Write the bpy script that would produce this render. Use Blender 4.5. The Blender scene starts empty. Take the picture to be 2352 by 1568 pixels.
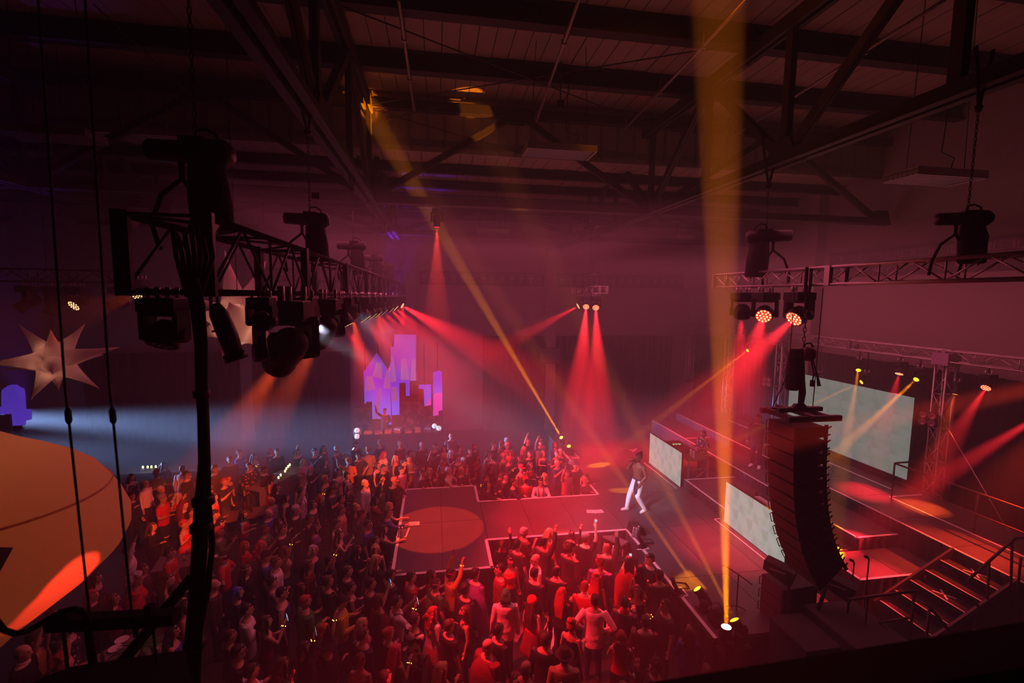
import bpy, math, random
import numpy as np
from mathutils import Vector, Matrix, Euler
PI = math.pi
rnd = random.Random(7)
sc = bpy.context.scene
col = sc.collection
rad = math.radians
# ------------------------------------------------------------------ camera
F_PX = 1070.0
CAM = Vector((0, 0, 7.6))
def cam_axes(yaw, pitch, roll):
    cy, sy, cp, sp, cr, sr = math.cos(yaw), math.sin(yaw), math.cos(pitch), math.sin(pitch), math.cos(roll), math.sin(roll)
    f = Vector((sy*cp, cy*cp, -sp)); r = Vector((cy, -sy, 0)); u = r.cross(f)
    return cr*r + sr*u, -sr*r + cr*u, f
CR, CU, CF = cam_axes(rad(9.37), rad(5.53), rad(.70))
cam = bpy.data.cameras.new('camera'); co = bpy.data.objects.new('camera', cam); col.objects.link(co); sc.camera = co
cam.sensor_width = 36; cam.lens = 36*F_PX/2352; cam.clip_start = .03; cam.clip_end = 200
co.matrix_world = Matrix(((CR.x, CU.x, -CF.x, CAM.x), (CR.y, CU.y, -CF.y, CAM.y), (CR.z, CU.z, -CF.z, CAM.z), (0, 0, 0, 1)))
cam.dof.use_dof = True; cam.dof.focus_distance = 14; cam.dof.aperture_fstop = 2.4
def ray(px, py): return (px-1176)*CR - (py-784)*CU + F_PX*CF
def onZ(px, py, z): d = ray(px, py); return CAM + d*((z-CAM.z)/d.z)
def onY(px, py, y): d = ray(px, py); return CAM + d*(y/d.y)
def onX(px, py, x): d = ray(px, py); return CAM + d*(x/d.x)
# ------------------------------------------------------------------ haze in the air of the hall, exposure
w = bpy.data.worlds.new('hall_air'); sc.world = w; w.use_nodes = True
wn = w.node_tree; wn.nodes['Background'].inputs[1].default_value = 0
vs = wn.nodes.new('ShaderNodeVolumeScatter'); vs.inputs['Density'].default_value = .020; vs.inputs['Anisotropy'].default_value = .25
vs.inputs['Color'].default_value = (1, 1, 1, 1)
wn.links.new(vs.outputs[0], wn.nodes['World Output'].inputs['Volume'])
vsx = sc.view_settings; vsx.view_transform = 'Standard'; vsx.look = 'None'; vsx.gamma = 1; vsx.use_curve_mapping = False
vsx.exposure = 0.0
sc.cycles.volume_bounces = 0; sc.cycles.max_bounces = 5; sc.cycles.diffuse_bounces = 3; sc.cycles.glossy_bounces = 2; sc.cycles.sample_clamp_indirect = 4
# ------------------------------------------------------------------ large lights
def spot(p, t, e, c, ang, bl=.3, r=.06):
    l = bpy.data.lights.new('spot_lamp', 'SPOT'); l.energy = e; l.color = c; l.spot_size = rad(ang); l.spot_blend = bl; l.shadow_soft_size = r
    o = bpy.data.objects.new('spot_lamp', l); col.objects.link(o); o.location = p
    o.rotation_euler = (Vector(t)-Vector(p)).to_track_quat('-Z', 'Y').to_euler(); return o
def area(p, t, e, c, sx, sy, spread=180):
    l = bpy.data.lights.new('fill_lamp', 'AREA'); l.energy = e; l.color = c; l.shape = 'RECTANGLE'; l.size = sx; l.size_y = sy; l.spread = rad(spread)
    o = bpy.data.objects.new('fill_lamp', l); col.objects.link(o); o.location = p
    o.rotation_euler = (Vector(t)-Vector(p)).to_track_quat('-Z', 'Y').to_euler(); return o
RED = (1, .018, .03); ORG = (1, .085, .014); YEL = (1, .26, .0)
# blue light along the far left of the hall, violet uplights on the roof, cool follow light on the singer, faint added fill panels with no source in the hall
spot((-19, 22.5, 2.3), (0, 20.5, 1.3), 95000, (.30, .47, 1), 13, .9, .3)
spot((-19, 18.5, 2.3), (0, 17.0, 1.5), 48000, (.30, .47, 1), 13, .9, .3)
spot((-2.5, 24.5, 6.5), (-.6, 19, 11.9), 2200, (.20, .03, 1), 26, .6, .1)
spot((-13, 17, 4), (-10.2, 12.2, 10.4), 350, (.26, .05, 1), 30, .6, .1)
spot((-1.75, 6.2, 7.25), (5.98, 12.75, 2.0), 9000, (.80, .76, 1), 9, .6, .1)
spot((-1.75, 9.5, 7.3), (7.2, 12.2, 1.2), 2600, (.72, .62, 1), 38, 1, .2)
area((1, 13, 9.4), (1, 13, 0), 520, (1, .13, .24), 10, 10)
area((6, 11, 9.2), (6, 11, 14), 90, (1, .27, .25), 16, 10)  # added upward fill that lifts the ceiling planks
area((10, 13, 9.0), (10, 13, 0), 300, (1, .16, .24), 7, 12)

# ------------------------------------------------------------------ materials
MATS = {}
def mat(name, c=(.5, .5, .5), rough=.6, metal=0, em=None, es=0, spec=.4, noise=0, nscale=8, bump=0, bscale=60, objcol=False, sample=True, alpha=1, trans=0):
    if name in MATS: return MATS[name]
    m = bpy.data.materials.new(name); m.use_nodes = True; nt = m.node_tree; b = nt.nodes['Principled BSDF']
    b.inputs['Base Color'].default_value = (*c, 1); b.inputs['Roughness'].default_value = rough; b.inputs['Metallic'].default_value = metal
    b.inputs['Specular IOR Level'].default_value = spec
    src = None
    if objcol:
        oi = nt.nodes.new('ShaderNodeObjectInfo'); src = oi.outputs['Color']; nt.links.new(src, b.inputs['Base Color'])
    if noise or bump:
        tc = nt.nodes.new('ShaderNodeTexCoord')
    if noise:
        n = nt.nodes.new('ShaderNodeTexNoise'); n.inputs['Scale'].default_value = nscale; n.inputs['Detail'].default_value = 4
        nt.links.new(tc.outputs['Object'], n.inputs['Vector'])
        mr = nt.nodes.new('ShaderNodeMapRange'); mr.inputs[3].default_value = 1-noise; mr.inputs[4].default_value = 1+noise
        nt.links.new(n.outputs[0], mr.inputs[0])
        mx = nt.nodes.new('ShaderNodeMix'); mx.data_type = 'RGBA'; mx.blend_type = 'MULTIPLY'; mx.inputs[0].default_value = 1
        if src: nt.links.new(src, mx.inputs[6])
        else: mx.inputs[6].default_value = (*c, 1)
        nt.links.new(mr.outputs[0], mx.inputs[7]); nt.links.new(mx.outputs[2], b.inputs['Base Color'])
    if bump:
        n2 = nt.nodes.new('ShaderNodeTexNoise'); n2.inputs['Scale'].default_value = bscale; n2.inputs['Detail'].default_value = 3
        nt.links.new(tc.outputs['Object'], n2.inputs['Vector'])
        bp = nt.nodes.new('ShaderNodeBump'); bp.inputs['Strength'].default_value = bump; bp.inputs['Distance'].default_value = .02
        nt.links.new(n2.outputs[0], bp.inputs['Height']); nt.links.new(bp.outputs[0], b.inputs['Normal'])
    if em:
        b.inputs['Emission Color'].default_value = (*em, 1); b.inputs['Emission Strength'].default_value = es
        if not sample: m.cycles.emission_sampling = 'NONE'
    if trans: b.inputs['Transmission Weight'].default_value = trans
    MATS[name] = m; return m
def pattern(name, kind, a, bcol, scale, rough=.8):
    m = bpy.data.materials.new(name); m.use_nodes = True; nt = m.node_tree; b = nt.nodes['Principled BSDF']; b.inputs['Roughness'].default_value = rough
    tc = nt.nodes.new('ShaderNodeTexCoord'); cr = nt.nodes.new('ShaderNodeValToRGB'); cr.color_ramp.interpolation = 'CONSTANT'
    cr.color_ramp.elements[0].color = (*a, 1); cr.color_ramp.elements[1].color = (*bcol, 1); cr.color_ramp.elements[1].position = .52
    if kind == 'blotch':
        t = nt.nodes.new('ShaderNodeTexNoise'); t.inputs['Detail'].default_value = 1; out = t.outputs[0]
    elif kind == 'spots':
        t = nt.nodes.new('ShaderNodeTexVoronoi'); out = t.outputs['Distance']; cr.color_ramp.elements[1].position = .3
    else:
        t = nt.nodes.new('ShaderNodeTexChecker'); out = t.outputs['Fac']
    t.inputs['Scale'].default_value = scale
    nt.links.new(tc.outputs['Object'], t.inputs['Vector']); nt.links.new(out, cr.inputs[0]); nt.links.new(cr.outputs[0], b.inputs['Base Color'])
    MATS[name] = m; return m
# ------------------------------------------------------------------ mesh collector
def frame(d):
    d = Vector(d).normalized(); a = Vector((0, 0, 1)) if abs(d.z) < .95 else Vector((1, 0, 0))
    x = a.cross(d).normalized(); return x, d.cross(x).normalized(), d
class MB:
    def __init__(s): s.v = []; s.f = []; s.m = []; s.s = []; s.mi = 0
    def add(s, vs, fs, smooth=False):
        o = len(s.v); s.v += [tuple(v) for v in vs]
        for f in fs: s.f.append(tuple(i+o for i in f)); s.m.append(s.mi); s.s.append(smooth)
        return s
    def box(s, c, d, R=None, taper=1):
        hx, hy, hz = d[0]/2, d[1]/2, d[2]/2; vs = []
        for z in (-hz, hz):
            k = taper if z > 0 else 1
            for x, y in ((-hx, -hy), (hx, -hy), (hx, hy), (-hx, hy)):
                v = Vector((x*k, y*k, z)); vs.append((R @ v if R else v) + Vector(c))
        return s.add(vs, [(3, 2, 1, 0), (4, 5, 6, 7), (0, 1, 5, 4), (1, 2, 6, 5), (2, 3, 7, 6), (3, 0, 4, 7)])
    def lo(s, lo, hi): return s.box([(a+b)/2 for a, b in zip(lo, hi)], [b-a for a, b in zip(lo, hi)])
    def bar(s, p, q, wx, wy=None):                       # square bar from p to q
        p, q = Vector(p), Vector(q); x, y, d = frame(q-p); wy = wy or wx; vs = []
        for e in (p, q): vs += [e+x*a*wx/2+y*b*wy/2 for a, b in ((-1, -1), (1, -1), (1, 1), (-1, 1))]
        return s.add(vs, [(3, 2, 1, 0), (4, 5, 6, 7), (0, 1, 5, 4), (1, 2, 6, 5), (2, 3, 7, 6), (3, 0, 4, 7)])
    def tube(s, pts, rs, n=8, ell=None, cap=True, up=None):          # swept ring, ell = flattening of the second axis
        pts = [Vector(p) for p in pts]; N = len(pts)
        if not hasattr(rs, '__len__'): rs = [rs]*N
        vs = []; px = None
        for i, p in enumerate(pts):
            d = pts[min(i+1, N-1)]-pts[max(i-1, 0)]
            if px is None:
                x, y, d = frame(d)
                if up is not None:
                    d = d.normalized(); x = Vector(up)-d*Vector(up).dot(d); x.normalize(); y = d.cross(x)
            else:
                d = d.normalized(); x = (px-d*px.dot(d)).normalized(); y = d.cross(x)
            px = x; r = rs[i]; e = (ell[i] if hasattr(ell, '__len__') else ell) if ell is not None else 1
            for k in range(n):
                a = 2*PI*k/n; vs.append(p + x*math.cos(a)*r + y*math.sin(a)*r*e)
        fs = [(i*n+k, i*n+(k+1) % n, (i+1)*n+(k+1) % n, (i+1)*n+k) for i in range(N-1) for k in range(n)]
        if cap: fs += [tuple(range(n-1, -1, -1)), tuple(range((N-1)*n, N*n))]
        return s.add(vs, fs, True)
    def cyl(s, p, q, r, n=10, r2=None): return s.tube([p, q], [r, r if r2 is None else r2], n)
    def rings(s, rows, n=20):                            # rows of (z, halfwidth_y, halfdepth_x, xoff) closed at both ends
        vs = []
        for z, wy, dx, xo in rows:
            for k in range(n):
                a = 2*PI*k/n; vs.append((xo+dx*math.cos(a), wy*math.sin(a), z))
        N = len(rows); fs = [(i*n+k, i*n+(k+1) % n, (i+1)*n+(k+1) % n, (i+1)*n+k) for i in range(N-1) for k in range(n)]
        fs += [tuple(range(n-1, -1, -1)), tuple(range((N-1)*n, N*n))]
        return s.add(vs, fs, True)
    def ell(s, c, r, n=12, m=8, R=None):
        vs = []; c = Vector(c)
        for j in range(m+1):
            t = PI*j/m
            for k in range(n):
                a = 2*PI*k/n; v = Vector((r[0]*math.sin(t)*math.cos(a), r[1]*math.sin(t)*math.sin(a), r[2]*math.cos(t)))
                vs.append(c + (R @ v if R else v))
        fs = [(j*n+k, (j+1)*n+k, (j+1)*n+(k+1) % n, j*n+(k+1) % n) for j in range(m) for k in range(n)]
        return s.add(vs, fs, True)
    def lathe(s, prof, c=(0, 0, 0), n=24, R=None, ang=2*PI):
        c = Vector(c); vs = []; cl = ang > 6.28
        nn = n if cl else n+1
        for r, z in prof:
            for k in range(nn):
                a = ang*k/n; v = Vector((r*math.cos(a), r*math.sin(a), z)); vs.append(c+(R @ v if R else v))
        fs = [(i*nn+k, i*nn+(k+1) % nn, (i+1)*nn+(k+1) % nn, (i+1)*nn+k) for i in range(len(prof)-1) for k in range(n)]
        return s.add(vs, fs, True)
    def prism(s, poly, y0, y1):                          # polygon given as (x,z), extruded along y
        n = len(poly); vs = [(x, y0, z) for x, z in poly]+[(x, y1, z) for x, z in poly]
        return s.add(vs, [tuple(range(n)), tuple(range(2*n-1, n-1, -1))]+[(i, i+n, (i+1) % n+n, (i+1) % n) for i in range(n)])
    def mesh(s, name, mats):
        me = bpy.data.meshes.new(name); me.from_pydata(s.v, [], s.f)
        for m in (mats if isinstance(mats, (list, tuple)) else [mats]): me.materials.append(m)
        me.polygons.foreach_set('material_index', s.m); me.polygons.foreach_set('use_smooth', s.s); me.update(); return me
def obj(name, mb, mats, parent=None, loc=None):
    o = bpy.data.objects.new(name, mb.mesh(name, mats) if isinstance(mb, MB) else mb); col.objects.link(o)
    if parent: o.parent = parent
    if loc is not None: o.location = loc
    return o
def tag(o, label, cat, group=None):
    o['label'] = label; o['category'] = cat
    if group: o['group'] = group
    return o
def thing(name, label, cat, loc=(0, 0, 0), rz=0, group=None):
    o = bpy.data.objects.new(name, None); col.objects.link(o); o.location = loc; o.rotation_euler = (0, 0, rz); o.empty_display_size = .1
    return tag(o, label, cat, group)
def struct(name, mb, mats): o = obj(name, mb, mats); o['kind'] = 'structure'; return o
def inst(o, parent=None, loc=None, rot=None):
    c = o.copy(); col.objects.link(c)
    if parent is not None: c.parent = parent
    if loc is not None: c.location = loc
    if rot is not None: c.rotation_euler = rot
    return c
def clone(o, parent=None):
    c = o.copy(); col.objects.link(c)
    if parent: c.parent = parent
    for ch in list(o.children): clone(ch, c)
    return c
def evalmesh(mb, name, mods, mats=None):
    o = bpy.data.objects.new('work', mb.mesh('work', [])); col.objects.link(o)
    for t, kw in mods:
        m = o.modifiers.new(t, t)
        for k, v in kw.items(): setattr(m, k, v)
    dg = bpy.context.evaluated_depsgraph_get(); dg.update()
    me = bpy.data.meshes.new_from_object(o.evaluated_get(dg)); me.name = name
    old = o.data; bpy.data.objects.remove(o); bpy.data.meshes.remove(old)
    me.polygons.foreach_set('use_smooth', [True]*len(me.polygons))
    if mats:
        me.materials.clear()
        for m in mats: me.materials.append(m)
    return me
black = mat('black_paint', (.012, .011, .012), .45); blackm = mat('black_matte', (.01, .01, .01), .8)
steel = mat('dark_steel', (.05, .045, .045), .55, .3, noise=.25); alu = mat('aluminium', (.55, .54, .55), .35, .9)
blackt = mat('black_truss', (.03, .028, .03), .4, .5); white_tape = mat('white_tape', (.8, .78, .78), .7)
# ------------------------------------------------------------------ the hall
floor_m = mat('floor_concrete', (.035, .032, .033), .45, noise=.3, nscale=3); wall_m = mat('painted_wall', (.34, .30, .29), .8, noise=.08, nscale=1.5)
plank_m = mat('ceiling_plank', (.30, .25, .22), .8, noise=.2, nscale=2); deckb_m = mat('roof_board', (.2, .17, .15), .85); drape_m = mat('black_drape', (.012, .011, .013), .9)
floor = struct('floor', MB().lo((-20, -3, -.2), (15, 26, 0)), floor_m)
struct('wall_far', MB().lo((-20, 26, -.2), (15.3, 26.3, 13.6)), wall_m); struct('wall_right', MB().lo((15, -3, -.2), (15.3, 26, 13.6)), wall_m)
struct('wall_left', MB().lo((-20.3, -3, -.2), (-20, 26.3, 13.6)), wall_m); struct('wall_near', MB().lo((-20.3, -3.3, -.2), (15.3, -3, 13.6)), blackm)
ceil = struct('ceiling', MB().lo((-20, -3, 13.3), (15, 14.05, 13.5)), deckb_m)
ceil2 = struct('ceiling_low', MB().lo((-20, 14.05, 11.85), (15, 26, 12.05)), deckb_m)
BEAMY = (4.6, 7.0, 9.4, 11.75)
pm = [MB().box((0, 0, 0), (.37, BEAMY[i+1]-BEAMY[i] if i < 3 else 14-BEAMY[3], .03)).mesh('plank', plank_m) for i in range(1, 4)]
for i in range(1, 4):
    y0, y1 = BEAMY[i], (BEAMY[i+1] if i < 3 else 14.0)
    for k in range(62): o = obj('plank', pm[i-1], None, ceil, (-9+k*.39, (y0+y1)/2, 13.27+rnd.uniform(-.012, .006)))
pl = MB().box((0, 0, 0), (.37, 11.9, .03)).mesh('plank', plank_m)
for k in range(60): obj('plank', pl, None, ceil2, (-8.4+k*.39, 20.02, 11.82+rnd.uniform(-.012, .006)))
def ibeam(L, h, b, t=.03):
    return MB().lo((-L/2, -b/2, 0), (L/2, b/2, t)).lo((-L/2, -t/2, t), (L/2, t/2, h-t)).lo((-L/2, -b/2, h-t), (L/2, b/2, h))
bm = ibeam(35, .45, .28).mesh('beam', steel)
for y in BEAMY: b = obj('beam', bm, None, None, (-2.5, y, 12.8)); b['kind'] = 'structure'
bm2 = ibeam(35, .3, .2).mesh('beam', steel)
for y in (15.6, 17.8, 20.2, 22.5, 24.6): b = obj('beam', bm2, None, None, (-2.5, y, 11.5)); b['kind'] = 'structure'
cw = struct('wall_clerestory', MB().lo((-20, 14.05, 11.7), (15, 14.2, 13.3)), plank_m)
bt = MB().box((0, 0, 0), (.06, .05, 1.5)).mesh('batten', deckb_m)
for k in range(45): obj('batten', bt, None, cw, (-8+k*.52, 14.02, 12.5))
trk = MB(); trk.lo((-9, 13.86, 13.06), (15, 13.9, 13.1)).lo((-9, 13.86, 12.95), (15, 13.9, 12.98))
for k in range(9): trk.lo((-7.6+k*2.5, 13.85, 12.93), (-7.35+k*2.5, 13.91, 13.12))
tr = struct('trim_1', trk, mat('track_grey', (.3, .26, .25), .5, .3))
for i, x in enumerate((-9.6, -1.25, 6.45)):
    c = struct('column', MB().lo((x-.27, 25.5, 0), (x+.27, 26, 10.2)).lo((x-.34, 25.46, 10.0), (x+.34, 26, 10.3)).lo((x-.34, 25.46, 0), (x+.34, 26, .4)), wall_m)
struct('column', MB().lo((14.6, 16.2, 0), (15, 16.8, 11.8)), wall_m)
# painted frieze with raised ornament along the walls
fz_m = mat('frieze_ground', (.09, .07, .075), .7); orn_m = mat('frieze_ornament', (.33, .29, .28), .7)
def ornament():
    m = MB(); m.prism([(-.16, .12), (.16, .12), (0, -.1)], -.02, .0); m.lo((-.19, -.02, -.26), (-.16, 0, .24)); m.prism([(-.05, -.1), (.05, -.1), (.1, -.22), (0, -.17), (-.1, -.22)], -.02, 0); m.lo((-.16, -.02, .2), (.16, 0, .24)); return m
om = ornament().mesh('ornament', orn_m)
for n, (x0, x1) in enumerate(((-.85, 6.1), (6.85, 14.6), (-9.2, -1.7))):
    f = struct('trim_%d' % (n+2), MB().lo((x0, 25.95, 8.25), (x1, 26, 8.85)).lo((x0, 25.9, 8.85), (x1, 26, 8.93)).lo((x0, 25.9, 8.18), (x1, 26, 8.25)), fz_m)
    N = int((x1-x0)/.5)
    for k in range(N): obj('ornament', om, None, f, (x0+.25+k*(x1-x0-.5)/(N-1), 25.95, 8.54))
f = struct('trim_5', MB().lo((14.93, 9.4, 8.45), (15, 15.9, 9.3)).lo((14.9, 9.4, 9.3), (15, 15.9, 9.36)), fz_m)
mk = MB(); s_ = .26
for a, b in (((-.24, .0), (.24, .02)), ((-.24, .02), (-.2, .2)), ((-.24, .2), (.1, .22)), ((.08, .08), (.1, .2)), ((-.1, .08), (.1, .1)), ((.2, .02), (.24, .22))): mk.lo((-.03, a[0], a[1]), (0, b[0], b[1]))
mkm = mk.mesh('meander', orn_m)
fl = MB(); fl.ell((-.02, 0, .12), (.02, .035, .12), 6, 5); fl.tube([(-.02, .03, -.02), (-.02, .09, .1), (-.02, .12, .03)], [.025, .03, .015], 5); fl.tube([(-.02, -.03, -.02), (-.02, -.09, .1), (-.02, -.12, .03)], [.025, .03, .015], 5); fl.lo((-.035, -.08, -.04), (0, .08, 0)); fl.tube([(-.02, 0, 0), (-.02, 0, -.14)], [.035, .02], 5)
flm = fl.mesh('fleuron', orn_m)
for k in range(12): obj('meander', mkm, None, f, (14.93, 9.75+k*.53, 9.02)); obj('fleuron', flm, None, f, (14.93, 9.75+k*.53, 8.7))
# black drapes hung along the far wall, right wall
def curtain(name, label, p, L, z0, z1, ang, per=.34, amp=.07):
    n = int(L/per*6); vs = []
    for z in (z0, z1):
        for i in range(n+1): vs.append((i*L/n, amp*math.sin(2*PI*i/6)+.02*math.sin(i*.37), z))
    m = MB().add(vs, [(i, i+1, n+2+i, n+1+i) for i in range(n)], True)
    me = evalmesh(m, name, [('SOLIDIFY', dict(thickness=.01))], [drape_m]); o = obj(name, me, None, None, p); o.rotation_euler = (0, 0, ang); tag(o, label, 'curtain'); return o
curtain('stage_curtain', 'long black pleated drape along the far wall, right of the city scenery', (2.6, 25.6, 0), 11.2, .02, 5.4, 0)
curtain('stage_curtain', 'black pleated drape behind the big back screen along the right wall', (14.72, 24.6, 0), 20.2, .02, 5.6, -PI/2)
curtain('stage_curtain', 'tall black drape hung at the right edge above the back truss', (14.8, 9.1, 5.75), 6, 0, 5.0, -PI/2)
curtain('stage_curtain', 'black pleated drape along the far wall, left of the city scenery', (-17, 25.6, 0), 12.5, .02, 4.6, 0)
# electric box, conduit on the far column
pp = obj('wall_pipe', MB().cyl((6.1, 25.43, 5.0), (6.1, 25.43, 9.9), .04, 8).lo((6.0, 25.38, 6.9), (6.2, 25.5, 6.96)).lo((6.0, 25.38, 8.9), (6.2, 25.5, 8.96)), mat('pale_pipe', (.5, .46, .46), .4, .3)); tag(pp, 'pale vertical conduit pipe running down the far wall column', 'pipe')
vb = thing('wall_vent', 'grey louvred vent box on the far wall beside the column', 'vent', (6.4, 25.4, 4.3)); obj('frame', MB().lo((-.6, 0, -.45), (.6, .1, .45)), steel, vb)
sl = MB().box((0, 0, 0), (1.1, .05, .04), Matrix.Rotation(.5, 3, 'X')).mesh('slat', wall_m)
for k in range(8): obj('slat', sl, None, vb, (0, -.02, -.36+k*.103))
# roof trusses
def roof_truss(label, p0, p1, zb, zt, nodes_b, nodes_t, wd=.22, vert=True):
    t = thing('roof_truss', label, 'truss', p0, 0, 'steel roof trusses'); p0 = Vector(p0); d = Vector(p1)-p0; L = d.length; d.normalize()
    P = lambda s, z: d*s+Vector((0, 0, z-p0.z)); pn = d.cross(Vector((0, 0, 1)))*wd*.36
    obj('bottom_chord', MB().bar(P(0, zb)+pn, P(L, zb)+pn, .07, .2).bar(P(0, zb)-pn, P(L, zb)-pn, .07, .2).bar(P(0, zb-.1)+pn*1.4, P(L, zb-.1)+pn*1.4, .13, .02).bar(P(0, zb-.1)-pn*1.4, P(L, zb-.1)-pn*1.4, .13, .02), steel, t)
    obj('top_chord', MB().bar(P(0, zt)+pn, P(L, zt)+pn, .07, .26).bar(P(0, zt)-pn, P(L, zt)-pn, .07, .26), steel, t)
    pts = sorted([(s, zb) for s in nodes_b]+[(s, zt) for s in nodes_t])
    for a, b in zip(pts, pts[1:]): obj('diagonal', MB().bar(P(*a)+pn*.5, P(*b)+pn*.5, .06, .16).bar(P(*a)-pn*.5, P(*b)-pn*.5, .06, .16), steel, t)
    if vert:
        for s in list(nodes_b)+list(nodes_t): obj('vertical', MB().bar(P(s, zb), P(s, zt), .16, .12), steel, t)
    up = Vector((0, 0, 1))
    for s, z in [(s, zb) for s in nodes_b]+[(s, zt) for s in nodes_t]:
        c = P(s, z); g = MB(); w_ = .42; h = .2 if z == zt else .24; sg = 1 if z == zb else -1
        for k in (-1, 1):
            q = c+pn*k*1.2; vs = [q-d*w_+up*-.12*sg, q+d*w_+up*-.12*sg, q+d*w_*.55+up*h*1.4*sg, q-d*w_*.55+up*h*1.4*sg]; o2 = d.cross(up)*.012
            g.add([v-o2 for v in vs]+[v+o2 for v in vs], [(0, 1, 2, 3), (7, 6, 5, 4), (0, 4, 5, 1), (1, 5, 6, 2), (2, 6, 7, 3), (3, 7, 4, 0)])
        obj('gusset_plate', g, steel, t)
    return t
roof_truss('deep steel roof truss running to the left far column', (-1.75, -2.8, 10.2), (-1.75, 25.8, 10.2), 10.2, 12.6, (4.9, 10.5, 16.3, 22), (2.1, 7.7, 13.3, 19.1, 24.8))
roof_truss('deep steel roof truss above the stage front, running to the middle far column', (6.4, -2.8, 10.2), (6.4, 25.8, 10.2), 10.2, 12.6, (5.0, 10.8, 16.3, 22), (2.1, 7.9, 13.4, 19.1, 24.8))
roof_truss('dark steel roof truss in the far left corner of the ceiling', (-9.9, -2.8, 10.2), (-9.9, 25.8, 10.2), 10.2, 12.6, (5.0, 10.8, 16.3, 22), (2.1, 7.9, 13.4, 19.1, 24.8))
roof_truss('wide steel cross truss spanning the hall below the clerestory boards', (-19.5, 13.5, 10.2), (14.6, 13.5, 10.2), 10.2, 12.72, (1.4, 9.6, 17.75, 25.9, 33.9), (5.5, 13.7, 21.8, 29.9), .2, False)
roof_truss('hazy steel cross truss nearest the far wall', (-19.5, 20.2, 10.2), (14.6, 20.2, 10.2), 10.2, 11.35, (1.4, 9.6, 17.75, 25.9, 33.9), (5.5, 13.7, 21.8, 29.9), .18, False)
# sway rods, conduits, hanging lights of the roof
def rods(name, label, cat, segs, r, m, group):
    for a, b, lb in segs: tag(obj(name, MB().tube([a, b], r, 6), m), lb, cat, group)
Z = 12.62
rods('sway_rod', '', 'rod', [(onY(850, 240, 13.4), onZ(1750, 92, Z), 'thin steel rod rising right from the left truss under the planks'), (onZ(785, 14, Z), onY(1500, 290, 13.25), 'thin steel rod falling right across the ceiling planks'),
  (onY(862, 254, 13.6), onY(1215, 358, 13.9), 'thin steel rod falling right behind the big cross truss diagonal'), (onY(870, 280, 13.8), onY(1010, 243, 12), 'short thin steel rod close to the left truss node'),
  (onZ(215, 10, Z), onY(455, 235, 13), 'thin steel rod in the dark upper left corner')], .014, steel, 'sway rods of the roof')
cd_m = mat('conduit', (.34, .28, .28), .4, .4)
for a, b, lb in (((915, 0), (951, 208), 'pale conduit pipe over the left truss, nearest the wooden planks'), ((1331, -5), (1233, 236), 'pale conduit pipe in the middle of the planked ceiling'), ((1720, -5), (1440, 252), 'long pale conduit pipe under the planks, left of the orange beam top'), ((2170, 0), (1690, 250), 'pale conduit pipe in the dark upper right corner')):
    p, q = onZ(*a, 12.5), onY(*b, 13.3); q.z = 12.5; c = tag(obj('conduit', MB().cyl(p, q, .032, 8), cd_m), lb, 'pipe', 'ceiling conduits')
    obj('elbow', MB().tube([q, q+Vector((.0, .08, .02)), q+Vector((.02, .1, .18)), q+Vector((.02, .1, .3))], .035, 8), cd_m, c)
    k = MB()
    for t_ in (.25, .6): m_ = Vector(p).lerp(Vector(q), t_); k.cyl(m_, m_+Vector((0, 0, .3)), .012, 5); k.lo(m_-Vector((.05, .03, .05)), m_+Vector((.05, .03, .05)))
    obj('hanger', k, cd_m, c)
a = onY(1287, 10, 11.5); b = onY(1287, 240, 11.5); t = thing('ceiling_outlet', 'small outlet box hanging on a rod from the planked ceiling', 'outlet', b); obj('rod', MB().cyl((0, 0, .1), (0, 0, a.z-b.z), .02, 6), steel, t); obj('outlet_box', MB().box((0, 0, 0), (.16, .12, .18)).lo((-.1, -.07, -.12), (-.04, .07, -.09)).lo((.04, -.07, -.12), (.1, .07, -.09)), black, t)
refl = mat('light_reflector', (.9, .87, .95), .18, .95)
def highbay(c, L, W, ang, label, on=0):
    t = thing('hanging_light', label, 'light', c, ang, 'unlit high bay lights hung from the roof')
    obj('housing', MB().lo((-L/2, -W/2, .05), (L/2, W/2, .1)).lo((-L/2, -W/2, -.04), (-L/2+.03, W/2, .06)).lo((L/2-.03, -W/2, -.04), (L/2, W/2, .06)), refl, t)
    n = 7; rm = MB().prism([(-.001, .06), (W/n/2, -.05), (W/n/2-.015, -.05), (-.02, .06)], -L/2, L/2).mesh('slat', refl); tm = MB().cyl((-L/2+.04, 0, .01), (L/2-.04, 0, .01), .014, 8).mesh('tube', mat('tube_glass', (.8, .8, .82), .2))
    sm = MB().lo((-L/2, -.008, -.05), (L/2, .008, .06)).mesh('slat', refl)
    for k in range(n+1): obj('slat', sm, None, t, (0, -W/2+k*W/n, 0))
    for k in range(n): obj('tube', tm, None, t, (0, -W/2+(k+.5)*W/n, 0))
    ch = MB()
    for s in (-1, 1): ch.tube([(s*L*.42, 0, .1), (s*L*.36, 0, (11.84 if c[1] > 14 else 13.26)-c[2])], .008, 5)
    ch.tube([(L*.2, 0, .1), (L*.3, .05, .4), (L*.1, .05, .5), (L*.12, 0, 1.6)], .01, 5); obj('hanger', ch, steel, t); return t
def hb(px, py, wpx, z, ang, label):
    c = onZ(px, py, z); L = wpx/F_PX*(c-CAM).dot(CF)/max(.3, abs(math.cos(ang+rad(9.4)))); highbay(c, L, L*.42, ang, label)
hb(1284, 350, 158, 10.9, 0, 'slatted high bay light glowing orange in the middle of the roof'); hb(2147, 409, 185, 9.9, .0, 'pale violet slatted high bay light near the right wall')
hb(1131, 533, 70, 10.1, 0, 'small pale high bay light hanging before the far wall'); hb(640, 523, 75, 9.9, 0, 'thin blue tinted high bay light over the left truss'); hb(105, 508, 100, 9.6, 0, 'thin pale blue high bay light at the far left')
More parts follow.
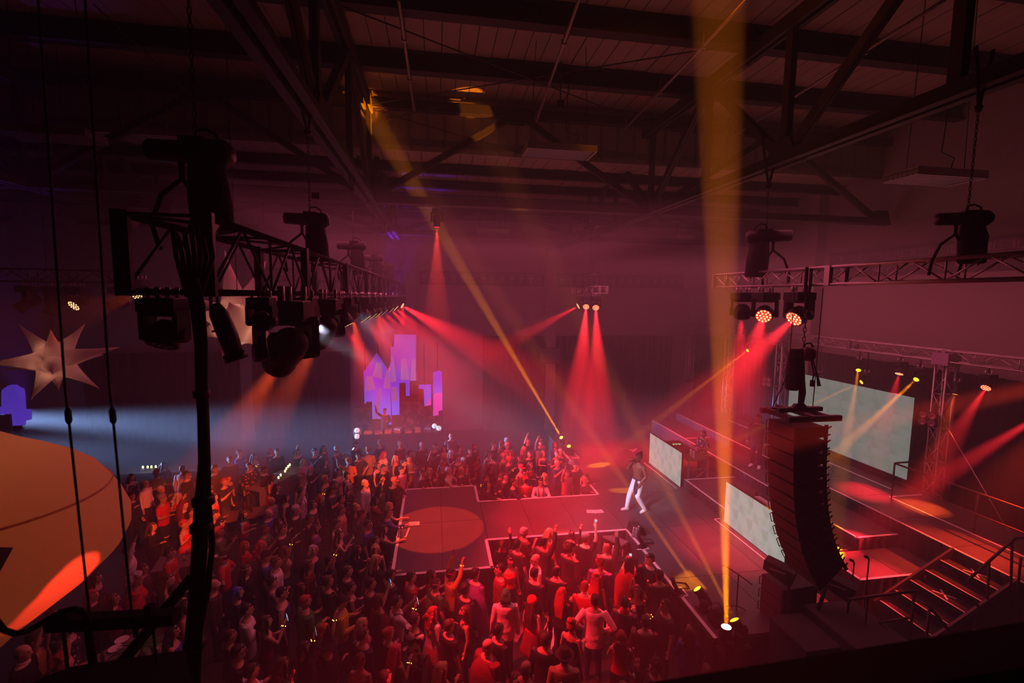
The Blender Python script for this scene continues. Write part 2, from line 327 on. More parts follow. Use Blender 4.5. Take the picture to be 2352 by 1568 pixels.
hb(120, 312, 180, 10.5, 0, 'purple lit high bay light in the upper left corner'); hb(1572, 546, 46, 10.1, 0, 'faint small high bay light close to the far right corner')
# ------------------------------------------------------------------ box trusses
def box_truss(name, label, p, q, w_, h, bay, r, m, group=None, plates=(), vertical=False):
    p, q = Vector(p), Vector(q); d = q-p; L = d.length; t = thing(name, label, 'truss', p, 0, group)
    x = d.normalized(); y = Vector((0, 0, 1)).cross(x) if not vertical else Vector((0, 1, 0)); y.normalize(); z = x.cross(y)
    t.rotation_euler = Matrix((x, y, z)).transposed().to_euler()
    cm = MB().cyl((0, 0, 0), (L, 0, 0), r, 10).mesh('chord', m)
    for a in (-1, 1):
        for b in (-1, 1): obj('chord', cm, None, t, (0, a*w_/2, b*h/2))
    n = max(2, round(L/bay)); b_ = L/n
    A = [MB().cyl((0, 0, -s*h/2), (b_, 0, s*h/2), r*.5, 6).mesh('diagonal', m) for s in (1, -1)]; B = [MB().cyl((0, -s*w_/2, 0), (b_, s*w_/2, 0), r*.5, 6).mesh('diagonal', m) for s in (1, -1)]
    V = MB().cyl((0, 0, -h/2), (0, 0, h/2), r*.5, 6).mesh('vertical', m); H = MB().cyl((0, -w_/2, 0), (0, w_/2, 0), r*.5, 6).mesh('cross_bar', m)
    for i in range(n):
        for s in (-1, 1):
            obj('diagonal', A[i % 2], None, t, (i*b_, s*w_/2, 0)); obj('diagonal', B[(i+(s > 0)) % 2], None, t, (i*b_, 0, s*h/2))
    for i in range(0, n+1, 2):
        for s in (-1, 1): obj('vertical', V, None, t, (i*b_, s*w_/2, 0)); obj('cross_bar', H, None, t, (i*b_, 0, s*h/2))
    for s in (-1, 1):
        pm_ = MB().lo((-.01, s*w_/2-.05, -h/2-r), (.03, s*w_/2+.05, h/2+r)).mesh('end_plate', m); obj('end_plate', pm_, None, t); obj('end_plate', pm_, None, t, (L-.02, 0, 0))
        for v in (-1, 1):
            k = .004; P3 = [(0, s*w_/2-k, v*h/2), (.25, s*w_/2-k, v*h/2), (0, s*w_/2-k, v*(h/2-.2)), (0, s*w_/2+k, v*h/2), (.25, s*w_/2+k, v*h/2), (0, s*w_/2+k, v*(h/2-.2))]
            obj('corner_gusset', MB().add(P3, [(0, 1, 2), (5, 4, 3), (0, 2, 5, 3), (0, 3, 4, 1), (1, 4, 5, 2)]), m, t)
    for s in plates:
        for v in (-1, 1): obj('splice_plate', MB().box((0, v*w_/2, 0), (.1, 2*r+.02, h+2*r)), m, t, (s, 0, 0))
    return t
LX, LZ = -1.75, 7.87           # left truss: x, centre height
RX, RZ = 6.3, 7.99             # right truss
box_truss('lighting_truss', 'heavy black box truss on the left, running away over the crowd', (LX, 3.42, LZ-.02), (LX, 23.2, LZ), .5, .5, .62, .026, blackt, 'hung lighting trusses', (2.4, 4.9, 7.3, 9.8, 12.2))
box_truss('lighting_truss', 'silver box truss on the right, over the front of the stage', (RX, 2.2, RZ), (RX, 9.62, RZ), .29, .27, .44, .024, alu, 'hung lighting trusses', (1.3, 4.35))
box_truss('lighting_truss', 'short hazy box truss over the far end of the stage', (RX, 17.0, RZ-.1), (RX, 20.6, RZ-.1), .29, .27, .4, .024, alu, 'hung lighting trusses')
BX = 14.05
box_truss('back_truss', 'long silver truss behind the big screen, level on its towers', (BX, 5.2, 6.1), (BX, 24.2, 6.1), .3, .3, .48, .025, alu, 'ground supported trusses', (2.5, 5.5, 8.5, 11.5, 14.5))
for Y_, lb in ((10.75, 'silver truss tower right of the big back screen'), (16.95, 'silver truss tower just left of the big back screen'), (20.4, 'truss tower in red haze, second from the far corner'), (23.9, 'farthest truss tower, lit orange on its lattice')):
    t = box_truss('truss_tower', lb, (BX, Y_, .12), (BX, Y_, 6.0), .3, .3, .48, .025, alu, 'ground supported trusses', (2.9,), True)
    obj('base_plate', MB().box((-.08, 0, 0), (.06, .5, .5)), black, t); obj('sleeve_block', MB().box((5.9, 0, 0), (.34, .44, .44)), alu, t)
fx = onX(60, 632, 0) if False else onY(0, 628, 13)
box_truss('lighting_truss', 'far left truss high above the blue haze with dark moving heads', (onY(-120, 626, 13).x, 13, onY(60, 632, 13).z), (onY(305, 634, 13).x, 13, onY(60, 632, 13).z), .29, .29, .45, .024, blackt, 'hung lighting trusses')
# ------------------------------------------------------------------ fixtures
cell_m = mat('lit_cell', (1, .7, .35), .3, em=(1, .62, .28), es=2.0, sample=False); ringr_m = mat('lit_red_lens', (.6, .02, .02), .3, em=(1, .03, .02), es=.9, sample=False)
yel_m = mat('lit_yellow_lens', (1, .8, .2), .3, em=(1, .62, .03), es=2.2, sample=False); hot_m = mat('lit_white_lens', (1, .95, .7), .3, em=(1, .9, .6), es=3, sample=False); org_m = mat('lit_orange_lens', (1, .4, .1), .3, em=(1, .3, .03), es=2, sample=False); off_m = mat('dark_lens', (.03, .03, .035), .1)
FXB = MB().box((0, 0, -.1), (.38, .36, .14)).box((0, 0, -.16), (.33, .31, .06)).lo((-.12, .18, -.13), (.12, .19, -.07)).mesh('base', black)
FXC = MB().lo((-.17, -.13, -.05), (.17, .13, -.02))
for s in (-1, 1): FXC.tube([(0, s*.1, -.04), (0, s*.1, .1)], .028, 6); FXC.tube([(s*.15, 0, -.04), (s*.15, 0, .1)], .024, 6)
FXC = FXC.mesh('clamp', alu)
FXY = MB(); FXY.box((0, 0, -.22), (.46, .2, .07))
for s in (-1, 1): FXY.box((s*.21, 0, -.37), (.06, .19, .3)); FXY.cyl((s*.17, 0, -.47), (s*.25, 0, -.47), .085, 12)
FXY = FXY.mesh('yoke', black)
hd = MB(); hd.lathe([(.001, .17), (.09, .16), (.14, .1), (.165, .02), (.17, -.08), (.165, -.13), (.15, -.135)], n=20); HW = hd.mesh('lamp_head', black)
hp_ = MB(); hp_.lathe([(.001, .24), (.1, .23), (.14, .16), (.145, -.02), (.125, -.2), (.14, -.22), (.14, -.3), (.12, -.305)], n=18)
for k in range(6): hp_.lo((-.15, -.1, .02+k*.025), (.15, .1, .03+k*.025))
HP = hp_.mesh('lamp_head', black)
def lens_wash():
    m = MB(); m.cyl((0, 0, -.128), (0, 0, -.132), .155, 20); m.mi = 1
    for n_, r_ in ((1, 0), (6, .062), (12, .121)):
        for k in range(n_): a = 2*PI*k/n_+.2; m.ell((r_*math.cos(a), r_*math.sin(a), -.134), (.021, .021, .01), 8, 5)
    return m
LW_ON = lens_wash().mesh('lens', [ringr_m, cell_m]); LW_OFF = lens_wash().mesh('lens', [off_m, off_m]); LW_WARM = lens_wash().mesh('lens', [off_m, cell_m])
def lens_disc(m, z=-.3, r_=.115): return MB().lathe([(.001, z-.015), (r_*.6, z-.012), (r_, z)], n=18).mesh('lens', m)
LP = dict(yel=lens_disc(yel_m), hot=lens_disc(hot_m), org=lens_disc(org_m), off=lens_disc(off_m), red=lens_disc(ringr_m))
def moving_head(loc, target, label, kind='wash', lens='on', s=1.0, up=False, group='moving head lights'):
    t = thing('moving_head_light', label, 'stage light', loc, 0, group); t.scale = (s, s, s)
    flip = Matrix.Rotation(PI, 4, 'X') if up else Matrix.Identity(4)
    d = (Vector(target)-Vector(loc)).normalized(); pan = math.atan2(d.y, d.x)+PI/2
    for n_, me in (('base', FXB), ('clamp', FXC)):
        if up and n_ == 'clamp': continue
        o = obj(n_, me, None, t); o.matrix_local = flip @ Matrix.Translation((0, 0, -.03 if not up else .03+.14))
    y = obj('yoke', FXY, None, t); y.matrix_local = Matrix.Rotation(pan, 4, 'Z') @ flip @ Matrix.Translation((0, 0, 0 if not up else .17))
    hc = (flip @ Matrix.Translation((0, 0, -.47 if not up else -.30))).translation
    h = obj('lamp_head', HW if kind == 'wash' else HP, None, t); h.matrix_local = Matrix.Translation(hc) @ d.to_track_quat('-Z', 'Y').to_matrix().to_4x4()
    obj('lens', {'on': LW_ON, 'off': LW_OFF, 'warm': LW_WARM}[lens] if kind == 'wash' else LP[lens], None, h)
    c = Vector(loc)+Vector(hc)*s; return c+d*(.34 if kind != 'wash' else .16)*s, d
def lit(loc, target, label, e, c, ang, kind='wash', lens='on', s=1.0, up=False, bl=.35, group='moving head lights'):
    p, d = moving_head(loc, target, label, kind, lens, s, up, group)
    spot(p, p+d, e, c, ang, bl, .05*s)
RB = RZ-.135; LB = LZ-.28
ry = lambda px: onX(px, 660, RX).y
lit((RX, ry(1708), RB-.07), (7.5, 10.6, 1.2), 'dark backed red wash light, first from the end of the right truss', 9000, RED, 30, s=.95, bl=1)
lit((RX, ry(1760), RB-.07), (.6, 2.4, 3.3), 'bright red wash light facing out, middle of three on the right truss', 6500, RED, 24, s=.95, bl=.9)
lit((RX, ry(1838), RB-.07), (-1.6, 5.6, 2.2), 'red wash light tilted left, third from the end of the right truss', 9500, RED, 24, s=.95, bl=.9)
for px, tp, e, a, lb in ((1334, (560, 1090), 22000, 16, 'red wash light turned left on the far short truss'), (1347, (1270, 1640), 52000, 13, 'red wash light facing out, middle of the far short truss'), (1369, (1400, 1640), 52000, 13, 'red wash light facing out, right one on the far short truss')):
    lit((onX(px, 680, RX).x, onX(px, 680, RX).y, RB-.17), onZ(*tp, 0), lb, e, RED, a, s=.9, bl=.8)
LF = LX+.25
ly = lambda px: onX(px, 690, LF).y
for px, tgt, e, a, lb in ((787, (2.2, 8.6, 0), 11000, 34, 'red lens wash light, nearest of the lit row on the left truss'), (832, (2.8, 10.6, 1.2), 11000, 30, 'red lens wash light, second of the lit row on the left truss'), (848, (3.2, 12.0, 1.2), 11000, 30, 'red lens wash light, third of the lit row on the left truss'),
    (862, (3.6, 13.2, 1.2), 11000, 30, 'red lens wash light, fourth of the lit row on the left truss'), (876, (4.0, 14.6, 1.2), 12000, 28, 'red lens wash light, fifth of the lit row on the left truss'), (893, (4.5, 16.5, 1.2), 16000, 26, 'red lens wash light, sixth of the lit row on the left truss'),
    (904, (5.0, 17.5, 1.6), 16000, 26, 'red lens wash light, seventh of the lit row on the left truss'), (919, (7.5, 17.8, 2.6), 52000, 24, 'red lens wash light at the far end of the left truss')):
    lit((LF, ly(px), LB), tgt, lb, e*.62 if e < 13000 else e*.9, RED, a, s=.85, bl=.9)
for px, tgt, e, a, lb, s, c, ln in ((655, onZ(395, 1180, 0), 8500, 13, 'large dark moving head throwing an orange beam down left', 1.2, ORG, 'org'), (742, onZ(500, 1150, 0), 8500, 13, 'second dark moving head throwing an orange beam down left', 1.05, ORG, 'org'),
    (808, onZ(885, 1120, 0), 10000, 15, 'small beam light throwing an orange cone onto the crowd', .6, ORG, 'org'), (868, onZ(905, 1020, 0), 9000, 15, 'small beam light with an orange cone, further along the left truss', .6, ORG, 'org'), (926, onZ(918, 960, 0), 20000, 17, 'red beam light pointing down at the far end of the left truss', .6, RED, 'red')):
    lit((LF, ly(px), LB), tgt, lb, e, c, a, 'beam', ln, s)
for px, tgt, k, lb in ((375, (-2.4, 2.4, 4), 'wash', 'unlit round wash light under the near end of the left truss'), (600, (-1.2, 6, 3), 'wash', 'unlit wash light second along the left truss'), (697, (-1.0, 8.0, 3), 'wash', 'unlit wash light between the two orange beam lights'), (765, (-2.6, 9, 2), 'wash', 'unlit wash light close behind the second orange beam light')):
    moving_head((LF if px > 400 else LX-.25, ly(px) if px > 400 else onX(px, 690, LX-.25).y, LB), tgt, lb, k, 'off', .66 if px != 600 else .5)
# ellipsoidal tube light by the cable bundle
el = thing('stage_lantern', 'black tubular stage lantern pointing down beside the cable bundle', 'stage light', (LF, ly(492), LB)); el.scale = (.85, .85, .85)
m = MB(); m.tube([(0, 0, -.08), (.03, 0, -.16), (.09, 0, -.34), (.13, 0, -.48)], [.04, .07, .075, .07], 12); m.tube([(.13, 0, -.48), (.15, 0, -.54)], [.085, .09], 12); obj('barrel', m, black, el)
obj('clamp', MB().tube([(0, -.06, -.16), (0, -.06, 0), (0, 0, .06), (0, .06, 0), (0, .06, -.16)], .012, 6), black, el); obj('shutter_handle', MB().lo((.02, -.12, -.3), (.05, .12, -.285)).lo((.06, -.1, -.36), (.14, -.09, -.34)), black, el)
# fixtures of the far left truss
for px, y_, tgt, k, ln, lb in ((65, 13, (-13, 9, 4), 'beam', 'off', 'dark moving head on the far left truss, nearest the frame edge'), (125, 13, (-12, 13, 3), 'beam', 'off', 'dark upright moving head on the far left truss'), (176, 13, (-9.4, 11, 6.2), 'wash', 'warm', 'wash light with warm dots on the far left truss'), (275, 13, (-11, 11, 6.5), 'beam', 'off', 'dark moving head tilted left at the end of the far left truss')):
    p = onY(px, 650, y_); moving_head((p.x, 13, onY(60, 632, 13).z-.2), tgt, lb, k, ln, .95)
lit((onY(322, 655, 13.2).x, 13.2, onY(60, 632, 13).z-.0), (-9, 3, 5.6), 'wash light with warm dots facing out, right of the far left truss', 250, ORG, 30, lens='warm', s=.9)
# back truss row
def back(px, py, tgt, lb, e, c, a, k='beam', ln='yel', s=.6):
    p = onX(px, py, 13.9); tgt = Vector(tgt); p.z += .47*s; lit(p, tgt, lb, e, c, a, k, ln, s, bl=.6 if c == YEL else 1); obj('drop_rod', MB().cyl((0, 0, 0), (0, 0, (5.94-p.z)/s), .02/s, 6), black, [o for o in bpy.data.objects if o.get('label') == lb][0])
back(1973, 842, onZ(1912, 1195, 2.1), 'yellow beam light over the middle of the big back screen', 20000, YEL, 6)
back(2112, 864, onZ(1570, 1340, 1.2), 'yellow beam light over the right corner of the big back screen', 40000, YEL, 5)
back(2067, 852, onZ(1985, 1130, 2.1), 'red wash light over the big back screen', 5000, RED, 26, 'wash', 'on', .7)
back(2268, 885, onZ(1960, 1330, 1.5), 'red wash light on the far right under the back truss', 10000, RED, 17, 'wash', 'on', .7)
back(2420, 935, onZ(1900, 1230, 1.8), 'red wash light off the right edge of the back truss', 30000, RED, 12, 'wash', 'on', .7)
back(2500, 905, onZ(2060, 1400, .6), 'added red wash light beyond the right frame edge on the back truss', 4500, (1, .045, .015), 34, 'wash', 'on', .7)  # unseen fixture added to brighten the steps and lower right floor
back(2197, 893, onZ(2115, 1165, 2.1), 'orange beam light close to the right truss tower', 3500, ORG, 24, 'beam', 'org', .5)
back(1723, 800, onZ(1350, 1072, 1.2), 'yellow beam light high on the farthest side of the back truss', 60000, YEL, 3.4)
back(1990, 872, onZ(1395, 1126, 1.2), 'yellow beam light left of centre over the big back screen', 36000, YEL, 3.4)
back(1882, 868, onZ(1905, 960, 3), 'orange beam light seen just behind the hoist of the line array', 5000, ORG, 14, 'beam', 'org', .5)
# beam lights standing on the stage
def floor_beam(px, py, z, tgt, lb, e, c, a, ln='yel', s=.75):
    p = onZ(px, py, z); p.z = z; lit(p, tgt, lb, e, c, a, 'beam', ln, s, True)
lit((.05, 13.5, 10.04), (.02, 12.5, 1.2), 'red profile light hung from the cross truss over the thrust', 9500, (1, .045, .012), 17.6, 'beam', 'red', .7, bl=.03)
floor_beam(1667, 1492, 1.2, onZ(1646, -120, 13.2), 'white hot beam light on the stage corner throwing a yellow column up', 150000, (1, .21, 0), 4.9, 'hot')
floor_beam(1616, 1398, 1.2, onY(830, 240, 13.9), 'beam light on the stage edge with glowing yellow lens tilted left', 60000, (1,.2,.01), 3.2)
floor_beam(1700, 1478, 1.2, onY(1060, 214, 14.0), 'lower beam light behind the white hot one, lens tilted left', 36000, (1,.24,.01), 4.0)
floor_beam(1293, 1022, 1.2, onY(853, 280, 13.3), 'far beam light throwing a long yellow shaft to the left roof truss', 250000, YEL, 2.5, 'yel', .7)
floor_beam(1301, 1036, 1.2, onY(1420, 470, 22), 'middle of the three far beam lights on the stage edge', 22000, ORG, 3.0, 'yel', .7)
floor_beam(1308, 1044, 1.2, onY(1190, 480, 13.5), 'nearest of the three far beam lights on the stage edge', 6000, YEL, 3, 'yel', .7)
t = moving_head(onZ(1648, 1432, 1.2), onZ(1600, 1200, 4), 'dark unlit moving head beside the white hot beam light', 'beam', 'off', .75, True)
# four lamp blinders on the towers
bl_m = mat('blinder_lens', (.35, .25, .26), .25, .4)
for px, py, lb in ((2131, 962, 'four lamp blinder box hung at the right truss tower'), (1762, 876, 'four lamp blinder box hung at the tower left of the big screen')):
    p = onX(px, py, 13.6); t = thing('blinder_light', lb, 'stage light', p, rad(200)); obj('housing', MB().lo((-.09, -.2, -.2), (.03, .2, .2)), black, t); obj('bracket', MB().bar((-.05, -.2, 0), (-.3, -.28, .0), .03), black, t)
    for a in (-1, 1):
        for b_ in (-1, 1): obj('lens', MB().lathe([(.001, .0), (.06, .012), (.085, .03), (.088, .0)], (.03, a*.1, b_*.1), 14, Matrix.Rotation(PI/2, 3, 'Y')), bl_m, t)

# ------------------------------------------------------------------ chain hoists
hoist_red = mat('label_red', (.5, .05, .04), .5); lblw = mat('label_plate', (.45, .36, .38), .5)
def chain_mb(z0, z1, r=.016):
    m = MB(); n = max(2, int((z1-z0)/.075)); h = (z1-z0)/n
    for i in range(n):
        c = z0+(i+.5)*h; pts = []
        for k in range(9):
            a = 2*PI*k/8; u_, v_ = math.cos(a)*.02, math.sin(a)*h*.62; pts.append((u_, 0, c+v_) if i % 2 else (0, u_, c+v_))
        m.tube(pts, .0075, 4, cap=False)
    return m
def hoist(x, y, zt, zroof, ang, label, s=1.0, bag=True, text=None):
    t = thing('chain_hoist', label, 'hoist', (x, y, zt), ang, 'chain hoists'); t.scale = (s, s, s); k = 1/s
    hz = .78                                            # height of the motor above the truss
    m = MB(); m.tube([(-.5, 0, hz), (-.47, 0, hz), (-.1, 0, hz), (-.02, 0, hz)], [.10, .125, .13, .13], 16, ell=.95); m.tube([(-.03, 0, hz), (.02, 0, hz), (.3, 0, hz), (.38, 0, hz)], [.13, .17, .17, .1], 16, ell=.9); m.lo((-.12, -.15, hz-.06), (.14, .15, hz+.14)); obj('motor', m, black, t)
    g = MB(); g.tube([(-.02, .02, hz+.14), (.0, .02, hz+.24), (.1, .02, hz+.27), (.2, .02, hz+.22), (.24, .02, hz+.12)], .018, 8); obj('handle', g, black, t)
    obj('chain', chain_mb(hz+.15, (zroof-zt)*k-.45), steel, t)
    g = MB(); zz = (zroof-zt)*k; g.tube([(0, 0, zz-.45), (0, 0, zz-.38)], .05, 8); g.tube([(-.06, 0, zz-.36), (0, 0, zz-.44), (.06, 0, zz-.36), (0, 0, zz-.3), (-.06, 0, zz-.36)], .02, 6); obj('hook', g, black, t)
    g = MB(); g.tube([(0, 0, zz-.38), (-.12, -.1, zz+.2), (-.2, -.12, zz+.7)], .03, 6); g.tube([(0, 0, zz-.38), (.12, .1, zz+.2), (.2, .12, zz+.7)], .03, 6); obj('bridle_sling', g, blackm, t)
    if bag:
        b = MB(); 
        for z, w_ in ((hz-.16, .14), (hz-.3, .15), (hz-.85, .17), (hz-1.0, .15)): pass
        b.rings([(hz-.86, .17, .19, .14), (hz-.82, .19, .22, .14), (hz-.5, .19, .225, .12), (hz-.14, .16, .19, .1), (hz-.12, .14, .17, .1)], 14); obj('chain_bag', b, blackm, t)
    g = MB(); g.tube([(-.16, 0, hz-.1), (-.17, .0, hz-.3), (-.38, 0, .3), (-.5, 0, -.02), (-.48, .1, -.3)], .026, 6); g.tube([(-.16, 0, hz-.1), (-.15, 0, hz-.3), (-.05, .02, .3), (.02, .05, -.02), (.0, .1, -.3)], .026, 6); g.tube([(-.16, 0, hz-.02), (-.16, 0, hz-.14)], .04, 6); obj('truss_sling', g, blackm, t)
    g = MB(); g.tube([(.2, -.1, hz-.1), (.3, -.12, hz-.35), (.28, -.1, hz-.7), (.22, -.05, hz-.9)], .012, 6); g.tube([(.28, -.1, hz-.65), (.28, -.1, hz-.8)], .03, 8); obj('power_cable', g, blackm, t)
    if text:
        p = obj('label_plate', MB().tube([(-.27, -.122, hz), (-.15, -.131, hz)], [.055, .055], 16, ell=1), lblw, t) if False else obj('label_plate', MB().lo((-.45, -.138, hz-.085), (-.14, -.128, hz+.085)), mat('label_dark', (.2, .12, .13), .5), t)
        for i, (s_, sz) in enumerate(text):
            cu = bpy.data.curves.new('lettering', 'FONT'); cu.body = s_; cu.size = sz; cu.align_x = 'CENTER'; cu.extrude = .001; cu.materials.append(lblw); o = bpy.data.objects.new('lettering', cu); col.objects.link(o); bpy.context.view_layer.update(); lm = bpy.data.meshes.new_from_object(o.evaluated_get(bpy.context.evaluated_depsgraph_get())); bpy.data.objects.remove(o); o = obj('lettering', lm, None, p); o.location = (-.295, -.141, hz+.01-i*.07); o.rotation_euler = (PI/2, 0, 0)
    return t
h2 = hoist(RX, 4.75, RZ+.12, 10.1, rad(-25), 'black chain hoist with oval label, on the right truss nearest the camera', .62, text=(('CM', .09), ('LODESTAR', .062)))
hoist(RX, 8.25, RZ+.12, 10.1, rad(150), 'black chain hoist over the far end of the right truss', .9)
for Yh, lb, a in ((3.92, 'big black chain hoist above the near end of the left truss', 0), (7.12, 'second black chain hoist on the left truss, with a red label', 10), (10.7, 'third black chain hoist along the left truss', 5), (14.2, 'fourth black chain hoist along the left truss', 0), (17.6, 'fifth and farthest black chain hoist on the left truss', 15)):
    t = hoist(LX, Yh, LZ+.25, 10.1, rad(a), lb, .66 if Yh < 4 else .68)
    if Yh == 7.12: obj('label', MB().lo((.05, -.165, 1.18), (.2, -.155, 1.3)), hoist_red, t)
hoist(RX, 18.6, RZ+.02, 10.1, 0, 'hazy chain hoist over the far short truss', .62)
# ------------------------------------------------------------------ line array
ax, ay = 5.98, 6.75
la = thing('line_array_speaker', 'tall curved black line array of twelve cabinets hanging by the stage', 'speaker', (ax, ay, 5.72))
W_, D_, Hc = .62, .60, .232
cab = MB(); cab.add([(-D_/2, -W_/2, -Hc/2+.008), (D_/2, -W_/2+.06, -Hc/2+.03), (D_/2, W_/2-.06, -Hc/2+.03), (-D_/2, W_/2, -Hc/2+.008), (-D_/2, -W_/2, Hc/2-.008), (D_/2, -W_/2+.06, Hc/2-.03), (D_/2, W_/2-.06, Hc/2-.03), (-D_/2, W_/2, Hc/2-.008)], [(3, 2, 1, 0), (4, 5, 6, 7), (0, 1, 5, 4), (1, 2, 6, 5), (2, 3, 7, 6), (3, 0, 4, 7)])
cab = cab.mesh('cabinet', mat('speaker_black', (.025, .023, .024), .65)); gr = MB().lo((-.012, -W_/2+.015, -Hc/2+.014), (.0, W_/2-.015, Hc/2-.014)).mesh('grille', mat('speaker_grille_redlit', (.16, .05, .05), .75, bump=.4, bscale=400))  # reddish grille colour carries the red light on the array front
hw1 = MB().tube([(-D_/2+.02, 0, -.08), (-D_/2-.03, 0, -.08), (-D_/2-.03, 0, .08), (-D_/2+.02, 0, .08)], .008, 5).mesh('front_link', steel)
hw2 = MB().lo((D_/2-.06, -.01, -.13), (D_/2-.0, .01, .13)).tube([(D_/2-.02, 0, .06), (D_/2+.06, 0, .1)], .012, 5).tube([(D_/2-.02, 0, -.05), (D_/2+.05, 0, -.03)], .012, 5).mesh('rear_latch', steel)
px_, pz_, ang_ = 0.0, -.15, 0.0
for i in range(12):
    ang_ = rad([1, 2, 3.5, 5, 7, 9.5, 12.5, 16, 20, 24.5, 29.5, 35][i]); R_ = Matrix.Rotation(ang_, 4, 'Y')
    # the front face points to -x: the cabinets tip forward, the tail of the array swings back
    a_ = -ang_; dn = Vector((math.sin(ang_), 0, -math.cos(ang_)))
    px_ += dn.x*Hc/2; pz_ += dn.z*Hc/2
    c = obj('cabinet', cab, None, la, (px_, 0, pz_)); c.rotation_euler = (0, a_, 0); g = obj('grille', gr, None, c, (-D_/2, 0, 0)); 
    for y_ in (-W_/2-.012, W_/2+.012): obj('front_link', hw1, None, c, (0, y_, 0)); obj('rear_latch', hw2, None, c, (0, y_*.9, 0))
    px_ += dn.x*Hc/2; pz_ += dn.z*Hc/2
red_steel = mat('frame_steel', (.06, .04, .04), .5, .4)
fr = MB()
for y_ in (-W_/2, W_/2): fr.lo((-D_/2-.16, y_-.035, -.06), (D_/2+.2, y_+.035, .03))
fr.lo((-D_/2-.1, -W_/2, -.05), (-D_/2-.03, W_/2, .03)).lo((D_/2-.05, -W_/2, -.05), (D_/2+.02, W_/2, .03)).lo((-.4, -.04, .03), (.42, .04, .1)).lo((-.1, -W_/2-.1, .0), (.0, W_/2+.1, .05)).prism([(-.2, .03), (.2, .03), (.08, .16), (-.08, .16)], -.03, .03)
obj('flying_frame', fr, red_steel, la)
hm = thing('chain_hoist', 'red lit chain hoist with long chain bag above the line array', 'hoist', (ax, ay, 6.72), rad(-35), 'chain hoists')
m = MB(); m.tube([(-.22, 0, 0), (-.2, 0, 0), (.0, 0, 0)], [.07, .09, .095], 14); m.tube([(0, 0, 0), (.02, 0, 0), (.14, 0, 0), (.18, 0, 0)], [.095, .12, .115, .07], 14); obj('motor', m, mat('motor_red_gloss', (.09, .03, .03), .3), hm)
obj('handle', MB().tube([(.0, 0, .1), (.03, 0, .17), (.1, 0, .18), (.14, 0, .1)], .014, 8), black, hm); b = MB(); b.rings([(-.62, .085, .085, -.12), (-.58, .11, .11, -.12), (-.3, .115, .11, -.12), (-.08, .1, .1, -.12), (-.06, .08, .08, -.12)], 12); obj('chain_bag', b, blackm, hm)
obj('chain_sleeve', MB().tube([(.0, 0, -.1), (.01, 0, -.45), (.03, 0, -.65), (.02, 0, -.85), (0, 0, -.92)], [.03, .05, .055, .045, .025], 10), blackm, hm); obj('chain', chain_mb(.12, .82), steel, hm)
obj('bridle_sling', MB().tube([(0, 0, .82), (-.05, -.17, 1.13), (-.05, -.17, 1.40)], .025, 6).tube([(0, 0, .82), (.05, .17, 1.13), (.05, .17, 1.40)], .025, 6).tube([(0, 0, .72), (0, 0, .86)], .035, 8), blackm, hm); obj('power_cable', MB().tube([(.1, -.06, -.05), (.16, -.1, -.3), (.15, -.08, -.42)], .012, 6).cyl((.15, -.08, -.42), (.15, -.08, -.52), .035, 8).tube([(.12, -.05, -.05), (.2, -.1, -.3), (.24, -.12, -.5)], [.012, .014, .03], 8), blackm, hm)
tag(obj('safety_cable', MB().tube([(ax+.35, ay+.1, 5.8), (ax+.38, ay+.1, 7.8)], .008, 5), steel), 'thin vertical safety cable right of the line array hoist', 'cable'); tag(obj('safety_cable', MB().tube([(ax-.42, ay+.1, 5.8), (ax-.2, ay+.05, 6.4), (ax-.24, ay, 7.8)], .007, 5), steel), 'thin slanting cable left of the line array hoist', 'cable')
# ------------------------------------------------------------------ stage
SZ = 1.2
deck_m = mat('stage_deck', (.085, .076, .08), .5, noise=.35, nscale=2.5, bump=.15, bscale=90); skirt_m = mat('stage_skirt', (.03, .028, .034), .9); seam_m = mat('deck_edge', (.01, .01, .01), .7)
st = thing('stage', 'black deck stage with a thrust and runway edged in white tape', 'stage')
def decks(parent, x0, x1, y0, y1, z, dx, dy, ax='xy'):
    nx, ny = max(1, round((x1-x0)/dx)), max(1, round((y1-y0)/dy)); w_, d_ = (x1-x0)/nx, (y1-y0)/ny
    me = MB().box((0, 0, 0), (w_-.012, d_-.012, .08)).mesh('deck_panel', deck_m)
    for i in range(nx):
        for j in range(ny): obj('deck_panel', me, None, parent, (x0+(i+.5)*w_, y0+(j+.5)*d_, z-.04+rnd.uniform(-.002, .001)))
    return parent
T0, T1, U0, U1, R0, R1, S0 = -1.05, 1.35, 10.37, 15.28, 11.63, 14.05, 5.17
decks(st, T0, T1, U0, U1, SZ, 1.2, 2.455); decks(st, T1, S0, R0, R1, SZ, 1.27, 2.42); decks(st, S0, 8.27, 7.5, 9.38, SZ, 1.55, 1.88); decks(st, S0, 11.4, 9.38, 20.8, SZ, 1.245, 2.284)
core = MB()
for lo, hi in (((T0+.05, U0+.05, .02), (T1-.05, U1-.05, 1.11)), ((T1-.05, R0+.05, .02), (S0+.05, R1-.05, 1.11)), ((S0+.06, 7.56, .02), (8.2, 9.4, 1.11)), ((S0+.06, 9.4, .02), (11.35, 20.7, 1.11))): core.lo(lo, hi)
obj('substructure', core, seam_m, st)
def pleat(parent, p, q, z0, z1, per=.16, amp=.03, name='skirt', m=None):
    p, q = Vector((*p, 0)), Vector((*q, 0)); L = (q-p).length; d = (q-p)/L; nrm = Vector((d.y, -d.x, 0)); n = max(4, int(L/per*6)); vs = []
    for z, k in ((z1, .35), (z0, 1.0)):
        for i in range(n+1): vs.append(p+d*(L*i/n)+nrm*(amp*k*math.sin(2*PI*i/6)+.012*k*math.sin(i*.61))+Vector((0, 0, z)))
    return obj(name, MB().add(vs, [(i, i+1, n+2+i, n+1+i) for i in range(n)], True), m or skirt_m, parent)
